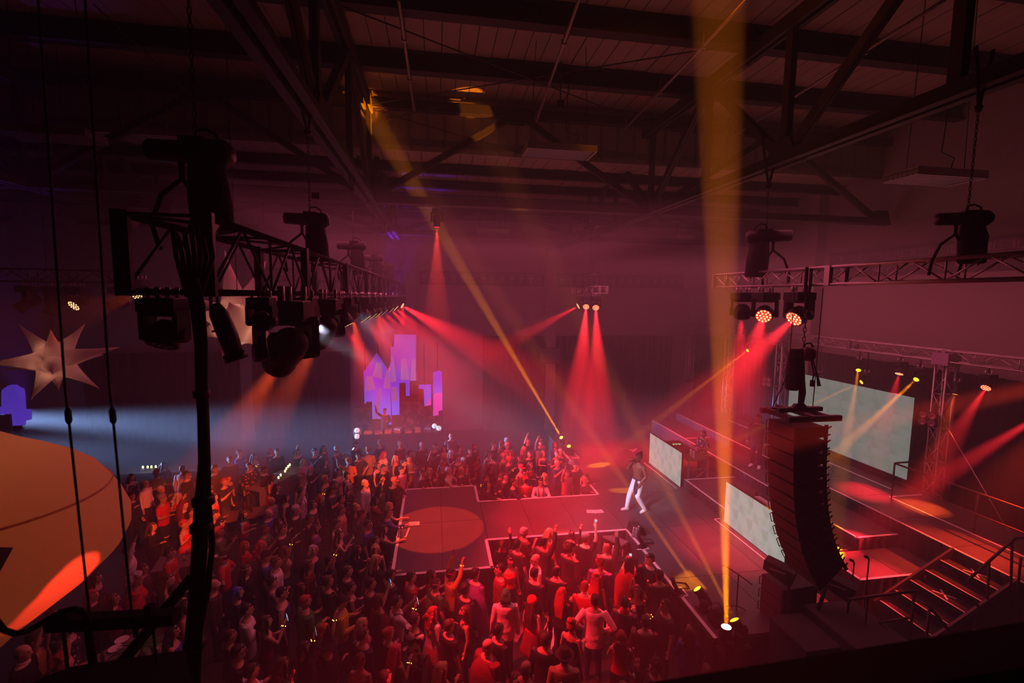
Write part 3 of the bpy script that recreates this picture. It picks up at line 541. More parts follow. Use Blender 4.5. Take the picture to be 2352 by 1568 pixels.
for p, q in (((T0, U1), (T0, U0)), ((T0, U0), (T1, U0)), ((T1, U0), (T1, R0)), ((T1, R0), (S0, R0)), ((S0, R0), (S0, 7.5)), ((S0, 7.5), (8.27, 7.5)), ((S0, R1), (T1, R1)), ((T1, R1), (T1, U1)), ((T1, U1), (T0, U1)), ((S0, 20.8), (S0, R1))): pleat(st, p, q, .01, 1.13, .3, .02, 'skirt')
def tape(parent, p, q, w_=.06, z=SZ): return obj('edge_tape', MB().bar((*p, z+.004), (*q, z+.004), w_, .005) if abs(p[0]-q[0]) > 1e-6 or abs(p[1]-q[1]) > 1e-6 else MB(), white_tape, parent)
def tapeline(parent, p, q, w_=.06, z=SZ):
    p, q = Vector((*p, z+.003)), Vector((*q, z+.003)); d = (q-p).normalized(); n = Vector((-d.y, d.x, 0))*w_/2; u = Vector((0, 0, .003))
    return obj('edge_tape', MB().add([p-n, q-n, q+n, p+n, p-n+u, q-n+u, q+n+u, p+n+u], [(3, 2, 1, 0), (4, 5, 6, 7), (0, 1, 5, 4), (1, 2, 6, 5), (2, 3, 7, 6), (3, 0, 4, 7)]), white_tape, parent)
e = .05
for p, q in (((T0+e, U0), (T0+e, U1)), ((T0, U0+e), (T1, U0+e)), ((T1-e, U0), (T1-e, R0+e)), ((T1-e, R0+e), (S0+e, R0+e)), ((S0+e, R0+e), (S0+e, 7.5)), ((T0, U1-e), (T1, U1-e)), ((T1-e, U1), (T1-e, R1-e)), ((T1-e, R1-e), (S0+e, R1-e)), ((S0+e, R1-e), (S0+e, 18.6))): tapeline(st, p, q, .075)
def tp(px, py, z=SZ): v = onZ(px, py, z); return (v.x, v.y)
# small tape boxes for bottles and foot lights, spike marks
for pts in (((922, 1208), (940, 1212), (932, 1233), (908, 1233)), ((1449, 1233), (1474, 1233), (1462, 1220)), ((1463, 1262), (1490, 1260), (1476, 1246)), ((1345, 1111), (1366, 1111), (1358, 1103)), ((1312, 1052), (1330, 1052), (1316, 1038)), ((1548, 1350), (1565, 1349), (1580, 1368), (1558, 1370)), ((1446, 1032), (1458, 1036)), ((1462, 1030), (1452, 1037))):
    for a, b in zip(pts, pts[1:]): tapeline(st, tp(*a), tp(*b), .035)
# risers
def riser(label, x0, x1, y0, y1, z0, z, faces, parts, tapes):
    r_ = thing('riser', label, 'riser', (0, 0, 0), 0, 'stage risers')
    decks(r_, x0, x1, y0, y1, z, *parts); obj('substructure', MB().lo((x0+.06, y0+.06, z0+.01), (x1-.02, y1-.06, z-.09)), seam_m, r_)
    for p, q in faces: pleat(r_, p, q, z0+.005, z-.01, .22, .03, 'skirt')
    for p, q in tapes: tapeline(r_, p, q, .06, z)
    return r_
riser('low black riser with pleated skirt between the two white screens', 8.29, 10.17, 9.42, 14.12, SZ, 1.5, (((8.29, 14.12), (8.29, 9.42)), ((10.17, 14.12), (8.29, 14.12)), ((8.29, 9.42), (9.1, 9.42))), (1.9, 1.2), (((8.33, 9.42), (8.33, 14.12)), ((8.29, 14.08), (10.17, 14.08))))
riser('low corner riser lit red on the near right side of the stage', 9.17, 11.4, 8.28, 9.36, .02, 1.5, (((9.17, 9.36), (9.17, 8.28)), ((9.17, 8.28), (11.4, 8.28))), (1.1, 1.1), (((9.2, 8.31), (9.2, 9.36)), ((9.17, 8.31), (11.4, 8.31))))
riser('long middle riser with pleated skirt where the man in white shoes walks', 10.18, 11.38, 9.38, 20.4, SZ, 1.8, (((10.18, 20.4), (10.18, 9.38)), ((10.18, 9.38), (11.38, 9.38))), (1.2, 2.2), (((10.22, 9.38), (10.22, 20.4)), ((10.18, 9.42), (11.38, 9.42)), ((10.18, 17.5), (11.38, 17.5))))
riser('highest long riser at the back, under the big screen', 11.4, 13.85, 6.9, 20.4, .02, 2.1, (((11.4, 20.4), (11.4, 6.9)), ((11.4, 6.9), (13.85, 6.9))), (1.55, 1.35), (((11.44, 6.9), (11.44, 20.4)), ((12.62, 6.9), (12.62, 10.76)), ((12.62, 10.76), (13.7, 10.76)), ((13.2, 11.2), (13.2, 19))))
# LED screens
def screen_mat(name, a, b, c, sc_, es):
    m = bpy.data.materials.new(name); m.use_nodes = True; nt = m.node_tree; bs = nt.nodes['Principled BSDF']; bs.inputs['Base Color'].default_value = (.02, .02, .02, 1); bs.inputs['Roughness'].default_value = .5
    tc = nt.nodes.new('ShaderNodeTexCoord'); n = nt.nodes.new('ShaderNodeTexNoise'); n.inputs['Scale'].default_value = sc_; n.inputs['Detail'].default_value = 5; n.inputs['Roughness'].default_value = .55; n.inputs['Distortion'].default_value = .3
    cr = nt.nodes.new('ShaderNodeValToRGB'); cr.color_ramp.elements[0].color = (*a, 1); cr.color_ramp.elements[0].position = .38; cr.color_ramp.elements[1].color = (*c, 1); cr.color_ramp.elements[1].position = .60; e_ = cr.color_ramp.elements.new(.5); e_.color = (*b, 1)
    nt.links.new(tc.outputs['Object'], n.inputs[0]); nt.links.new(n.outputs[0], cr.inputs[0]); nt.links.new(cr.outputs[0], bs.inputs['Emission Color']); bs.inputs['Emission Strength'].default_value = es; return m
scr_f = screen_mat('screen_clouds', (.32, .41, .35), (.47, .53, .47), (.50, .46, .56), 1.3, .84)
scr_b = screen_mat('screen_clouds_back', (.26, .35, .29), (.38, .42, .37), (.42, .31, .42), .8, .55)
def led(label, x, y0, y1, z0, z1, m, nt, nz):
    t = thing('led_screen', label, 'screen', (x, (y0+y1)/2, z0)); hy = (y1-y0)/2; h = z1-z0
    obj('cabinet_frame', MB().lo((0, -hy, 0), (.09, hy, h)).lo((.09, -hy+.1, 0), (.16, -hy+.14, .05)).lo((.09, hy-.14, 0), (.16, hy-.1, .05)), black, t)
    pm_ = MB().lo((-.012, -hy/nt+.0015, .0015), (0, hy/nt-.0015, h/nz-.0015)).mesh('screen_panel', m)
    for i in range(nt):
        for j in range(nz): obj('screen_panel', pm_, None, t, (0, -hy+(2*i+1)*hy/nt, j*h/nz))
    return t
l1 = led('small white cloud screen in front of the disc jockey table', 8.2, 14.16, 16.5, SZ+.02, SZ+1.2, scr_f, 4, 2)
l2 = led('small white cloud screen in front of the keyboard rig', 8.2, 9.36, 11.7, SZ+.02, SZ+1.2, scr_f, 4, 2)
l3 = led('big pale cloud screen at the back of the stage', 13.68, 11.2, 15.98, 2.36, 4.82, scr_b, 8, 4)
obj('base_skirt', MB().lo((.01, -2.39, -.255), (.08, 2.39, -.002)), drape_m, l3)
tapeline(st, (8.02, 9.2), (8.02, 11.9), .03); tapeline(st, (8.02, 14.1), (8.02, 16.6), .03); tapeline(st, (8.02, 9.2), (9.1, 9.2), .05); tapeline(st, (8.02, 11.9), (8.2, 11.9), .03)
# papers on the stage
paper = mat('paper', (.8, .78, .76), .8)
for px, py, a, lb in ((951, 1202, .02, 'white set list taped to the thrust inside the red pool'), (1356, 1174, -.2, 'left one of two white set lists taped near the singer'), (1374, 1174, .04, 'right one of two white set lists taped near the singer')):
    v = onZ(px, py, SZ+.004); o = obj('set_list', MB().box((0, 0, 0), (.30 if px != 1356 else .22, .2, .002)), paper, None, v); o.rotation_euler = (0, 0, a); tag(o, lb, 'paper', 'set lists on the stage')
    m = MB()
    for k in range(5): m.lo((-.1, -.07+k*.03, .0012), (.06+.03*(k % 2), -.062+k*.03, .0018))
    obj('print', m, mat('ink', (.15, .13, .13), .8), o)
# water bottles
wat = mat('bottle_plastic', (.75, .72, .74), .12, spec=.6, trans=.7); capm = mat('bottle_cap', (.8, .75, .75), .5)
BT = MB().lathe([(.001, 0), (.031, .003), (.033, .02), (.032, .07), (.033, .075), (.032, .13), (.026, .16), (.013, .18), (.013, .195)], n=12).mesh('bottle', wat); BC = MB().lathe([(.016, .192), (.016, .212), (.001, .213)], n=10).mesh('bottle_cap', capm)
BG = mat('beer_glass', (.12, .05, .02), .15, trans=.5); BB = MB().lathe([(.001, 0), (.03, .003), (.031, .13), (.025, .16), (.013, .19), (.013, .235), (.001, .236)], n=12).mesh('bottle', BG)
CUP = MB().lathe([(.001, 0), (.028, .0), (.038, .11), (.036, .11), (.027, .006), (.001, .006)], n=12).mesh('cup', mat('clear_cup', (.75, .7, .7), .15, trans=.6))
def bottle(v, label, group, s=1.0, me=None):
    o = obj('water_bottle' if me is None else ('beer_bottle' if me == BB else 'cup'), me or BT, None, None, v); o.scale = (s, s, s); tag(o, label, 'cup' if me == CUP else 'bottle', group)
    if me is None: obj('bottle_cap', BC, None, o)
    return o
for i, (px, py) in enumerate(((917, 1232), (924, 1232))): bottle(onZ(px, py, SZ), ['left', 'right'][i]+' one of two water bottles in the tape box on the thrust edge', 'two bottles on the thrust', 1.25)
for i, (px, py) in enumerate(((1455, 1233), (1461, 1234), (1466, 1230))): bottle(onZ(px, py, SZ), ['left', 'middle', 'right'][i]+' one of three water bottles at the front corner of the main stage', 'three bottles on the stage corner', 1.3)
# foot mic / small stage lights in the tape boxes
for px, py, lb in ((1476, 1256, 'small black foot light with cable on the stage edge, beyond the bottles'), (1556, 1364, 'small black foot light in a tape box by the yellow pool'), (1356, 1110, 'small dark foot light at the far stage edge')):
    v = onZ(px, py, SZ); t = thing('foot_light', lb, 'stage light', v, .5, 'foot lights'); obj('base', MB().lo((-.11, -.07, 0), (.11, .07, .06)).lo((-.05, -.05, .06), (.05, .05, .12)), black, t); obj('lamp_head', MB().tube([(0, 0, .1), (-.06, .05, .22), (-.1, .08, .36)], [.04, .05, .045], 10), black, t)
    obj('cable', MB().tube([(.1, 0, .03), (.25, .05, .01), (.4, -.05, .01), (.5, .1, .01), (.35, .25, .01)], .012, 6), blackm, t)
# stand wedge at corner, black pouch
v = onZ(1446, 1222, SZ); t = tag(obj('monitor_wedge', MB().prism([(0, 0), (.4, 0), (.3, .22), (.06, .22)], -.2, .2).lo((.05, -.18, .0), (.35, .18, .03)), black, None, v), 'small black box on the front corner of the main stage', 'box')
# ------------------------------------------------------------------ disc jockey table behind the left white screen
dj = thing('dj_table', 'metal truss table with mixer and lit buttons behind the left white screen', 'table', (8.85, 15.2, SZ))
obj('table_top', MB().lo((-.4, -1.05, .9), (.4, 1.05, .95)), steel, dj)
for x in (-.36, .36):
    for y in (-1.0, 1.0): obj('leg', MB().bar((x, y, 0), (x, y, .9), .05), alu, dj)
for y in (-1.0, 1.0): obj('brace', MB().bar((-.36, y, .1), (.36, y, .6), .025).bar((-.36, y, .1), (.36, y, .1), .04).bar((-.36, y, .6), (.36, y, .6), .04), alu, dj)
mx = thing('mixer', 'black mixing console with green and red lights on the table', 'mixer', (8.85, 15.4, SZ+.95)); obj('body', MB().lo((-.25, -.55, 0), (.25, .55, .09)), black, mx)
g = MB(); 
for k in range(2): g.cyl((0, -.35+k*.7, .09), (0, -.35+k*.7, .105), .14, 20)
for k in range(12): g.cyl((-.18+.12*(k % 4), -.1+.09*(k//4), .09), (-.18+.12*(k % 4), -.1+.09*(k//4), .12), .018, 8)
obj('platter_knobs', g, steel, mx); g = MB()
for k in range(14): g.lo((-.22+.05*(k % 7), .1+.06*(k//7), .091), (-.205+.05*(k % 7), .12+.06*(k//7), .1))
obj('button_lights', g, mat('button_green', (.2, .9, .4), .4, em=(.3, 1, .4), es=2.5, sample=False), mx)
for k in range(4): bottle((8.72, 14.5-k*.09+.05*(k % 2), SZ+.95), ['farthest', 'second farthest', 'second nearest', 'nearest'][k]+' of four water bottles on the corner of the disc jockey table', 'bottles on the disc jockey table', 1.2)
# keyboard rig behind the right white screen
kb = thing('keyboard_rig', 'drum pads and keyboard rack glowing red behind the right white screen', 'instrument', (8.85, 10.5, 1.5))
obj('rack_frame', MB().bar((-.3, -1.1, 0), (-.3, -1.1, .6), .05).bar((-.3, 1.1, 0), (-.3, 1.1, .6), .05).bar((.25, -1.1, 0), (.25, -1.1, .6), .05).bar((-.3, -1.1, .56), (-.3, 1.1, .56), .05).bar((.25, 1.1, 0), (.25, 1.1, .6), .05).bar((-.3, -1.1, .15), (.25, -1.1, .15), .04).bar((-.3, -1.1, .35), (.25, -1.1, .35), .04), steel, kb)
obj('keyboard', MB().lo((-.2, -.95, .56), (.2, .75, .65)), black, kb)
kk = MB().lo((-.16, -.017, .65), (.02, .017, .667)).mesh('key', mat('key_white', (.6, .55, .55), .4))
for k in range(36): obj('key', kk, None, kb, (0, -.88+k*.044, 0))
lp = thing('laptop', 'open grey laptop lid lit orange on a black case', 'laptop', (9.55, 10.35, 1.5+.62), .1); obj('lid', MB().box((0, 0, .01), (.26, .38, .015)), mat('laptop_grey', (.5, .45, .44), .3, .4), lp); obj('base', MB().lo((-.13, -.19, -.01), (.13, .19, .002)), black, lp)
cs = thing('flight_case', 'black flight case behind the right white screen, carrying the laptop', 'case', (9.55, 10.4, 1.5)); obj('body', MB().lo((-.3, -.5, .02), (.3, .5, .56)), black, cs); obj('edge_trim', MB().lo((-.31, -.51, .54), (.31, .51, .58)).lo((-.31, -.51, .25), (-.3, .51, .28)), alu, cs); obj('latch', MB().lo((-.325, -.05, .22), (-.31, .05, .32)), alu, cs)
# ------------------------------------------------------------------ right side: steps, rails, speakers
rail_m = mat('rail_paint', (.10, .06, .055), .45, .4)
sp = thing('stage_steps', 'black tread steps edged in white tape at the right of the stage', 'steps', (0, 0, 0))
for k in range(1, 6):
    x = 11.38-.37*k; z = 2.1-.2*k; obj('tread', MB().lo((x, 7.02, z-.06), (x+.4, 8.14, z)), blackm, sp); tapeline(sp, (x+.02, 7.02), (x+.02, 8.14), .03, z)
    if k in (1, 3): tapeline(sp, (x+.1, 7.45), (x+.32, 7.75), .03, z); tapeline(sp, (x+.1, 7.75), (x+.32, 7.45), .03, z)
for y in (7.0, 8.16): obj('stringer', MB().bar((11.4, y, 2.08), (9.45, y, 1.02), .05, .16), rail_m, sp); tapeline(sp, (11.4, y), (9.5, y), .001, 0) if False else None
obj('support', MB().lo((9.55, 7.05, .02), (9.65, 8.1, 1.0)), blackm, sp); obj('support', MB().lo((10.4, 7.05, .02), (10.5, 8.1, 1.4)), blackm, sp)
def railing(label, pts, posts, mids=(), r=.026, m=None):
    t = thing('hand_rail', label, 'railing', (0, 0, 0), 0, 'hand rails of the stage'); obj('top_rail', MB().tube(pts, r, 8), m or rail_m, t)
    for a, b in posts: obj('post', MB().cyl(a, b, r*.85, 8), m or rail_m, t)
    for a in mids: obj('mid_rail', MB().tube(a, r*.8, 8), m or rail_m, t)
    return t
P = lambda px, py, y: onY(px, py, y)
a, b, c = P(2225, 1330, 7.0), P(2332, 1235, 6.95), P(2400, 1234, 6.9)
railing('sloping red hand rail of the right stage steps', (a+Vector((0, 0, -.08)), a, b, c), ((P(2272, 1292, 7.0), P(2266, 1420, 7.0)), (P(2325, 1240, 6.95), P(2322, 1345, 6.95)), (P(2345, 1280, 6.9), P(2330, 1425, 6.9))))
railing('low red hand rail along the lower edge of the right stage steps', (P(2207, 1362, 6.9), P(2236, 1378, 6.9), P(2290, 1448, 6.8)), ((P(2283, 1440, 6.8), Vector((P(2283, 1440, 6.8).x, 6.8, .63))),))
cz = 2.1; q0 = Vector((12.62, 10.7, cz)); railing('dark guard rail in front of the big back screen, running right', (q0+Vector((1.1, .05, 1.0)), q0+Vector((.05, .02, 1.0)), q0+Vector((0, 0, 1.0)), Vector((12.66, 6.9, 3.12))), ((q0, q0+Vector((0, 0, 1.0))), (Vector((12.66, 8.7, cz)), Vector((12.66, 8.7, 3.1)))), ((q0+Vector((0, 0, .5)), Vector((12.66, 6.9, 2.6))),))
a, b = P(1950, 1376, 6.9), P(2107, 1356, 6.5); po = P(2100, 1360, 6.5); pb = P(2087, 1480, 6.5)
railing('orange lit guard rail by the black speaker cases, near right', (a, b), ((po, Vector((po.x, po.y, .63))), (P(1992, 1372, 6.8), Vector((P(1992, 1372, 6.8).x, 6.8, .63)))), ((P(2018, 1430, 6.75), P(2089, 1418, 6.5)),))
a = P(2104, 1376, 6.4); railing('short hand rail bending down at the lower right', (a, P(2135, 1392, 6.2), P(2181, 1450, 6.0)), ((P(2135, 1394, 6.2), Vector((P(2135, 1394, 6.2).x, 6.2, .63))),))
# side platform beyond the stage
pf = thing('side_platform', 'black side platform with taped arrow at the lower right', 'platform'); obj('deck_panel', MB().lo((8.4, 4.2, .55), (12.4, 6.85, .63)), deck_m, pf)
for x in (8.6, 10.4, 12.2):
    for y in (4.4, 6.6): obj('leg', MB().bar((x, y, 0), (x, y, .55), .06), black, pf)
for pts in (((2090, 1421), (2137, 1452)), ((2137, 1452), (2118, 1446)), ((2137, 1452), (2134, 1436)), ((1994, 1400), (2038, 1412)), ((2038, 1412), (2055, 1452)), ((2055, 1452), (2040, 1446)), ((2082, 1466), (2240, 1446))):
    tapeline(pf, tp(*pts[0], .635), tp(*pts[1], .635), .05, .635)
# side fill speaker and covered boxes
sfm = MATS['speaker_black']
v = onZ(1752, 1418, SZ); sf = thing('side_fill_speaker', 'black side fill speaker stack standing on the stage corner', 'speaker', (6.6, 7.8, SZ), rad(4))
for k in range(3):
    c = obj('cabinet', MB().lo((-.0, -.28, .01+k*.27), (.8, .28, .27+k*.27)), sfm, sf); obj('grille', MB().lo((-.012, -.26, .02+k*.27), (0, .26, .26+k*.27)), MATS['speaker_grille_redlit'], c); obj('rigging', MB().tube([(.05, -.29, .06+k*.27), (-.04, -.29, .06+k*.27), (-.04, -.29, .22+k*.27), (.05, -.29, .22+k*.27)], .012, 5), steel, c); obj('rigging', MB().tube([(.05, .29, .06+k*.27), (-.04, .29, .06+k*.27), (-.04, .29, .22+k*.27), (.05, .29, .22+k*.27)], .012, 5), steel, c)
case_m = mat('case_carpet', (.05, .042, .042), .85)
def cased(label, lo, hi, rz=0):
    c = [(a+b)/2 for a, b in zip(lo, hi)]; t = thing('subwoofer', label, 'speaker', (c[0], c[1], lo[2]), rz); h = hi[2]-lo[2]; dx, dy = (hi[0]-lo[0])/2, (hi[1]-lo[1])/2
    obj('cabinet', MB().lo((-dx, -dy, 0), (dx, dy, h-.06)), case_m, t); obj('lid', MB().lo((-dx-.01, -dy-.01, h-.055), (dx+.01, dy+.01, h)), case_m, t); obj('edge_trim', MB().lo((-dx-.015, -dy-.015, h-.07), (dx+.015, dy+.015, h-.055)), steel, t); obj('handle', MB().lo((-dx-.02, -.15, h*.5), (-dx, .15, h*.6)), steel, t); return t
cased('black subwoofer stacked beside the side fill speaker', (6.25, 6.5, .02), (6.92, 7.38, 1.62)); cased('big black speaker case with flat lid below the line array', (7.0, 6.2, .02), (8.05, 7.42, 1.75)); cased('second black speaker case, nearest the dark balcony rail', (6.95, 4.85, .02), (8.0, 6.15, 1.73))
for px, py, z, lb in ((1790, 1310, 2.35, 'black wedge shaped speaker on a stand left of the array foot'), (1925, 1345, 2.2, 'black wedge shaped speaker on a stand right of the array foot')):
    p = onZ(px, py, z); t = thing('side_monitor', lb, 'speaker', p, rad(-55)); obj('cabinet', MB().prism([(-.26, -.02), (.22, -.2), (.3, .1), (-.24, .17)], -.13, .13), sfm, t); obj('badge', MB().lo((-.14, -.136, .03), (.14, -.131, .06)), lblw, t); obj('yoke', MB().lo((.16, -.16, -.12), (.22, .16, .0)), black, t)
    obj('pole', MB().cyl((.18, 0, -.1), (.18, 0, -(p.z-1.2)+.0), .022, 8), black, t)
# poles under the array, microphone stands
for px, py, y, lb in ((1962, 1290, 7.6, 'left one of two black microphone stands right of the array foot'), (1996, 1282, 7.45, 'right one of two black microphone stands right of the array foot')):
    p = onY(px, py, y); t = thing('mic_stand', lb, 'microphone stand', (p.x, p.y, 1.2 if False else .63), 0, 'microphone stands'); h = p.z-.63
    obj('pole', MB().cyl((0, 0, .02), (0, 0, h), .014, 8).cyl((0, 0, h*.55), (0, 0, h*.62), .02, 8), black, t); obj('base', MB().lathe([(.001, .03), (.14, .02), (.15, 0)], n=18), black, t); obj('microphone', MB().tube([(-.02, 0, h+.0), (-.04, 0, h+.03), (-.09, 0, h+.05)], [.018, .024, .03], 10), black, t)
q = onY(1876, 1405, 6.3); 
tg = tag(obj('brace_pole', MB().tube([onZ(1880, 1400, 1.755), onY(1905, 1320, onZ(1880, 1400, 1.755).y)], .035, 8), black), 'slanting black brace pole under the tip of the line array', 'pole')
p = onY(1866, 1325, 7.9); t = thing('camera_pole', 'thin black pole with clamp standing under the line array', 'pole', (p.x, p.y, SZ)); obj('pole', MB().cyl((0, 0, 0), (0, 0, p.z-SZ), .02, 8), black, t); obj('clamp', MB().lo((-.06, -.04, .3), (.05, .04, .42)).tube([(-.05, 0, .4), (-.1, 0, .52)], .02, 6), black, t)
p = onZ(1690, 1420, SZ); t = thing('mic_stand', 'short black microphone stand with boom beside the yellow column', 'microphone stand', (p.x+.15, p.y+.2, SZ), 0, 'microphone stands'); obj('pole', MB().cyl((0, 0, .02), (0, 0, .8), .014, 8), black, t); obj('boom', MB().tube([(.25, -.1, .62), (0, 0, .8), (-.3, .1, .98)], .012, 6), black, t)
for k in range(3): a_ = k*2.1; obj('leg', MB().tube([(0, 0, .12), (.2*math.cos(a_), .2*math.sin(a_), .01)], .012, 6), black, t)
# guy wire from the tower
tag(obj('guy_wire', MB().tube([onX(2172, 975, 13.8), onX(2352, 1280, 12.9)], .012, 6), alu), 'slanting steel guy wire falling right from the truss tower', 'cable')
ORD = ['first', 'second', 'third', 'fourth', 'fifth', 'sixth', 'seventh', 'eighth']
# ------------------------------------------------------------------ far scenery of city shapes with lit screens
def onD(px, py, dep): return CAM + ray(px, py)*(dep/F_PX)
SY = 23.4
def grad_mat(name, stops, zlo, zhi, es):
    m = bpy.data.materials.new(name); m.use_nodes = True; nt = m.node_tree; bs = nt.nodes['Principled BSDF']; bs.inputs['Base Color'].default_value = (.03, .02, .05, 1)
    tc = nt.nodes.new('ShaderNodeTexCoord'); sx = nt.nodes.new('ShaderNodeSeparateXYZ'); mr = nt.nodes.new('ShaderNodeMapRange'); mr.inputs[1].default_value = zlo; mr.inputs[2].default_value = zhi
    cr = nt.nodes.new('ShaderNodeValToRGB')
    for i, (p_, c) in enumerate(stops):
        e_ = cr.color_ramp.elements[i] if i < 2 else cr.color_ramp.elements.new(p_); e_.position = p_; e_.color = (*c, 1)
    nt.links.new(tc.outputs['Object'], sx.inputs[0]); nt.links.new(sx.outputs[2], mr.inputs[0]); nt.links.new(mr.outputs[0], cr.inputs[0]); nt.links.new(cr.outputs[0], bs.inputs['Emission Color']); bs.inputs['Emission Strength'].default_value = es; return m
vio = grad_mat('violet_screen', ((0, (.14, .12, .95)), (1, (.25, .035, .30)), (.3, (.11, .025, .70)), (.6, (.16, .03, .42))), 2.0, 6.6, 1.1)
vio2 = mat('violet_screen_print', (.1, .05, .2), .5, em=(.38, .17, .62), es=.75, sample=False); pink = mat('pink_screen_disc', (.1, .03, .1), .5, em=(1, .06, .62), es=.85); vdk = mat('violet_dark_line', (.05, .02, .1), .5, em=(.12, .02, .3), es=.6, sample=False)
comic = pattern('ink_art', 'blotch', (.03, .026, .03), (.17, .15, .15), 3.2); comicr = pattern('ink_art_red', 'blotch', (.03, .01, .01), (.30, .04, .02), 3.5); pnl = mat('scenery_panel', (.07, .055, .06), .8, noise=.4, nscale=5); redp = mat('scenery_red', (.32, .06, .04), .7)
cs_ = lambda pts: [(780+x/4.9, 740+y/4.9) for x, y in pts]
def flat(name, pts, y, th, m, parent):
    P_ = [onY(px, py, y) for px, py in pts]; mb = MB().prism([(p.x, p.z) for p in P_], y, y+th)
    o = obj(name, mb, m, parent); return o
def scenery(label): return thing('scenery_flat', label, 'stage scenery')
sA = scenery('violet lit scenery screen shaped like a pointed tower'); flat('lit_screen', cs_([(270, 548), (280, 548), (412, 348), (548, 545), (562, 545), (568, 800), (582, 1150), (505, 1155), (500, 1088), (368, 1090), (360, 893), (300, 890), (297, 920), (280, 920)]), SY, .12, vio, sA)
sB = scenery('tall violet lit scenery screen with stepped top'); flat('lit_screen', cs_([(570, 700), (566, 460), (575, 460), (573, 278), (612, 278), (612, 138), (858, 140), (858, 670), (800, 670), (790, 832), (745, 832), (743, 685), (680, 685), (670, 1040), (590, 1045)]), SY+.15, .12, vio, sB)
sC = scenery('low violet block screen right of the red scenery panel'); flat('lit_screen', cs_([(893, 706), (1028, 706), (1030, 935), (955, 945), (948, 760), (893, 750)]), SY, .12, vio, sC)
sD = scenery('narrow violet scenery screen with a pink disc at its foot'); flat('lit_screen', cs_([(1052, 565), (1115, 545), (1153, 565), (1157, 990), (1113, 1000), (1113, 1048), (1053, 1055)]), SY-.1, .12, vio, sD)
flat('pink_disc', cs_([(1056, 1053), (1056, 815), (1085, 798), (1120, 792), (1154, 795), (1155, 988), (1111, 998), (1111, 1046)]), SY-.13, .02, pink, sD); flat('pink_disc', cs_([(978, 940), (990, 895), (1010, 862), (1029, 843), (1029, 932)]), SY-.03, .02, pink, sC)
def tower_print(parent, pts, y, nv, nh):
    flat('tower_print', cs_(pts), y, .008, vio2, parent); (a, b, c, d) = [onY(*q, y-.006) for q in cs_(pts)]; m = MB()      # a,b = top left/right, c,d = bottom right/left
    for k in range(1, nv): t = k/nv; p, q = a.lerp(b, t), d.lerp(c, t); m.bar(p, q, .012, .006)
    for k in range(1, nh): t = k/nh; p, q = a.lerp(d, t), b.lerp(c, t); m.bar(p, q, .01, .006)
    obj('window_lines', m, vdk, parent)
tower_print(sA, [(415, 450), (475, 460), (478, 640), (370, 600)], SY-.01, 2, 16); tower_print(sA, [(295, 610), (365, 605), (400, 750), (285, 780)], SY-.01, 6, 8); tower_print(sA, [(525, 540), (560, 545), (562, 745), (490, 740)], SY-.01, 4, 9); tower_print(sA, [(440, 745), (470, 745), (440, 1085), (375, 1085)], SY-.01, 4, 2)
tower_print(sB, [(580, 380), (605, 382), (640, 660), (578, 680)], SY+.14, 5, 6); tower_print(sB, [(690, 410), (748, 412), (785, 640), (688, 650)], SY+.14, 9, 5); tower_print(sB, [(815, 415), (855, 418), (857, 655), (795, 655)], SY+.14, 5, 7); tower_print(sB, [(590, 730), (640, 725), (662, 880), (590, 890)], SY+.14, 6, 7)
for lb, pts, y, m, art in (('dark scenery tower with inked art panel, in the middle of the city', [(672, 685), (743, 685), (745, 832), (790, 832), (790, 660), (886, 660), (886, 880), (945, 880), (950, 1210), (672, 1210)], SY-.25, pnl, ([(700, 890), (935, 890), (935, 1190), (700, 1190)], comic)), ('red scenery tower right of the middle inked art', [(886, 752), (945, 752), (948, 1205), (890, 1205)], SY-.2, redp, None),
    ('small scenery frame with pale inked art, high in the middle', [(795, 668), (884, 668), (884, 830), (795, 830)], SY-.34, pnl, ([(805, 690), (876, 692), (876, 818), (805, 815)], comic)), ('scenery tower of red inked art under the pink disc', [(955, 948), (1046, 932), (1052, 1060), (1115, 1050), (1115, 1002), (1160, 992), (1162, 1330), (965, 1330)], SY-.3, pnl, ([(972, 955), (1034, 945), (1036, 1060), (1155, 1060), (1155, 1320), (975, 1320)], comicr)),
    ('dark scenery block with faint inked art on the left side of the city', [(160, 950), (278, 920), (362, 895), (366, 1095), (430, 1092), (430, 1330), (160, 1330)], SY-.25, pnl, ([(172, 965), (345, 960), (345, 1280), (172, 1280)], comic)), ('low dark scenery block with pale art below the violet pointed tower', [(366, 1095), (500, 1090), (505, 1160), (590, 1155), (590, 1050), (672, 1045), (672, 1330), (400, 1330)], SY-.2, pnl, ([(400, 1105), (470, 1100), (470, 1215), (400, 1215)], comic))):
    t = scenery(lb); flat('panel', cs_(pts), y, .1, m, t)
    if art: flat('art_print', cs_(art[0]), y-.02, .015, art[1], t)
base = thing('scenery_platform', 'low black platform under the far city scenery', 'platform'); q0, q1 = onY(812, 1000, SY), onY(1020, 1000, SY); obj('deck_panel', MB().lo((q0.x-.2, SY-2.3, .02), (q1.x+.3, SY+.5, .5)), blackm, base)
for o in (sA, sB, sC, sD): pass
stands = MB()
for px in (840, 870, 905, 940, 975, 1005): p = onY(px, 930, SY+.3); stands.bar((p.x, SY+.34, .5), (p.x, SY+.34, 5.2), .06)
stands.bar((onY(838, 930, SY).x, SY+.34, 3.2), (onY(1012, 930, SY).x, SY+.34, 3.2), .06).bar((onY(838, 930, SY).x, SY+.34, 1.6), (onY(1012, 930, SY).x, SY+.34, 1.6), .06); sfr = thing('pipe_stand', 'thin black pipe stand holding up the far city scenery', 'stand'); obj('pipe_frame', stands, black, sfr)
glb = mat('globe_lamp', (.9, .95, 1), .4, em=(.62, .82, .9), es=.85)
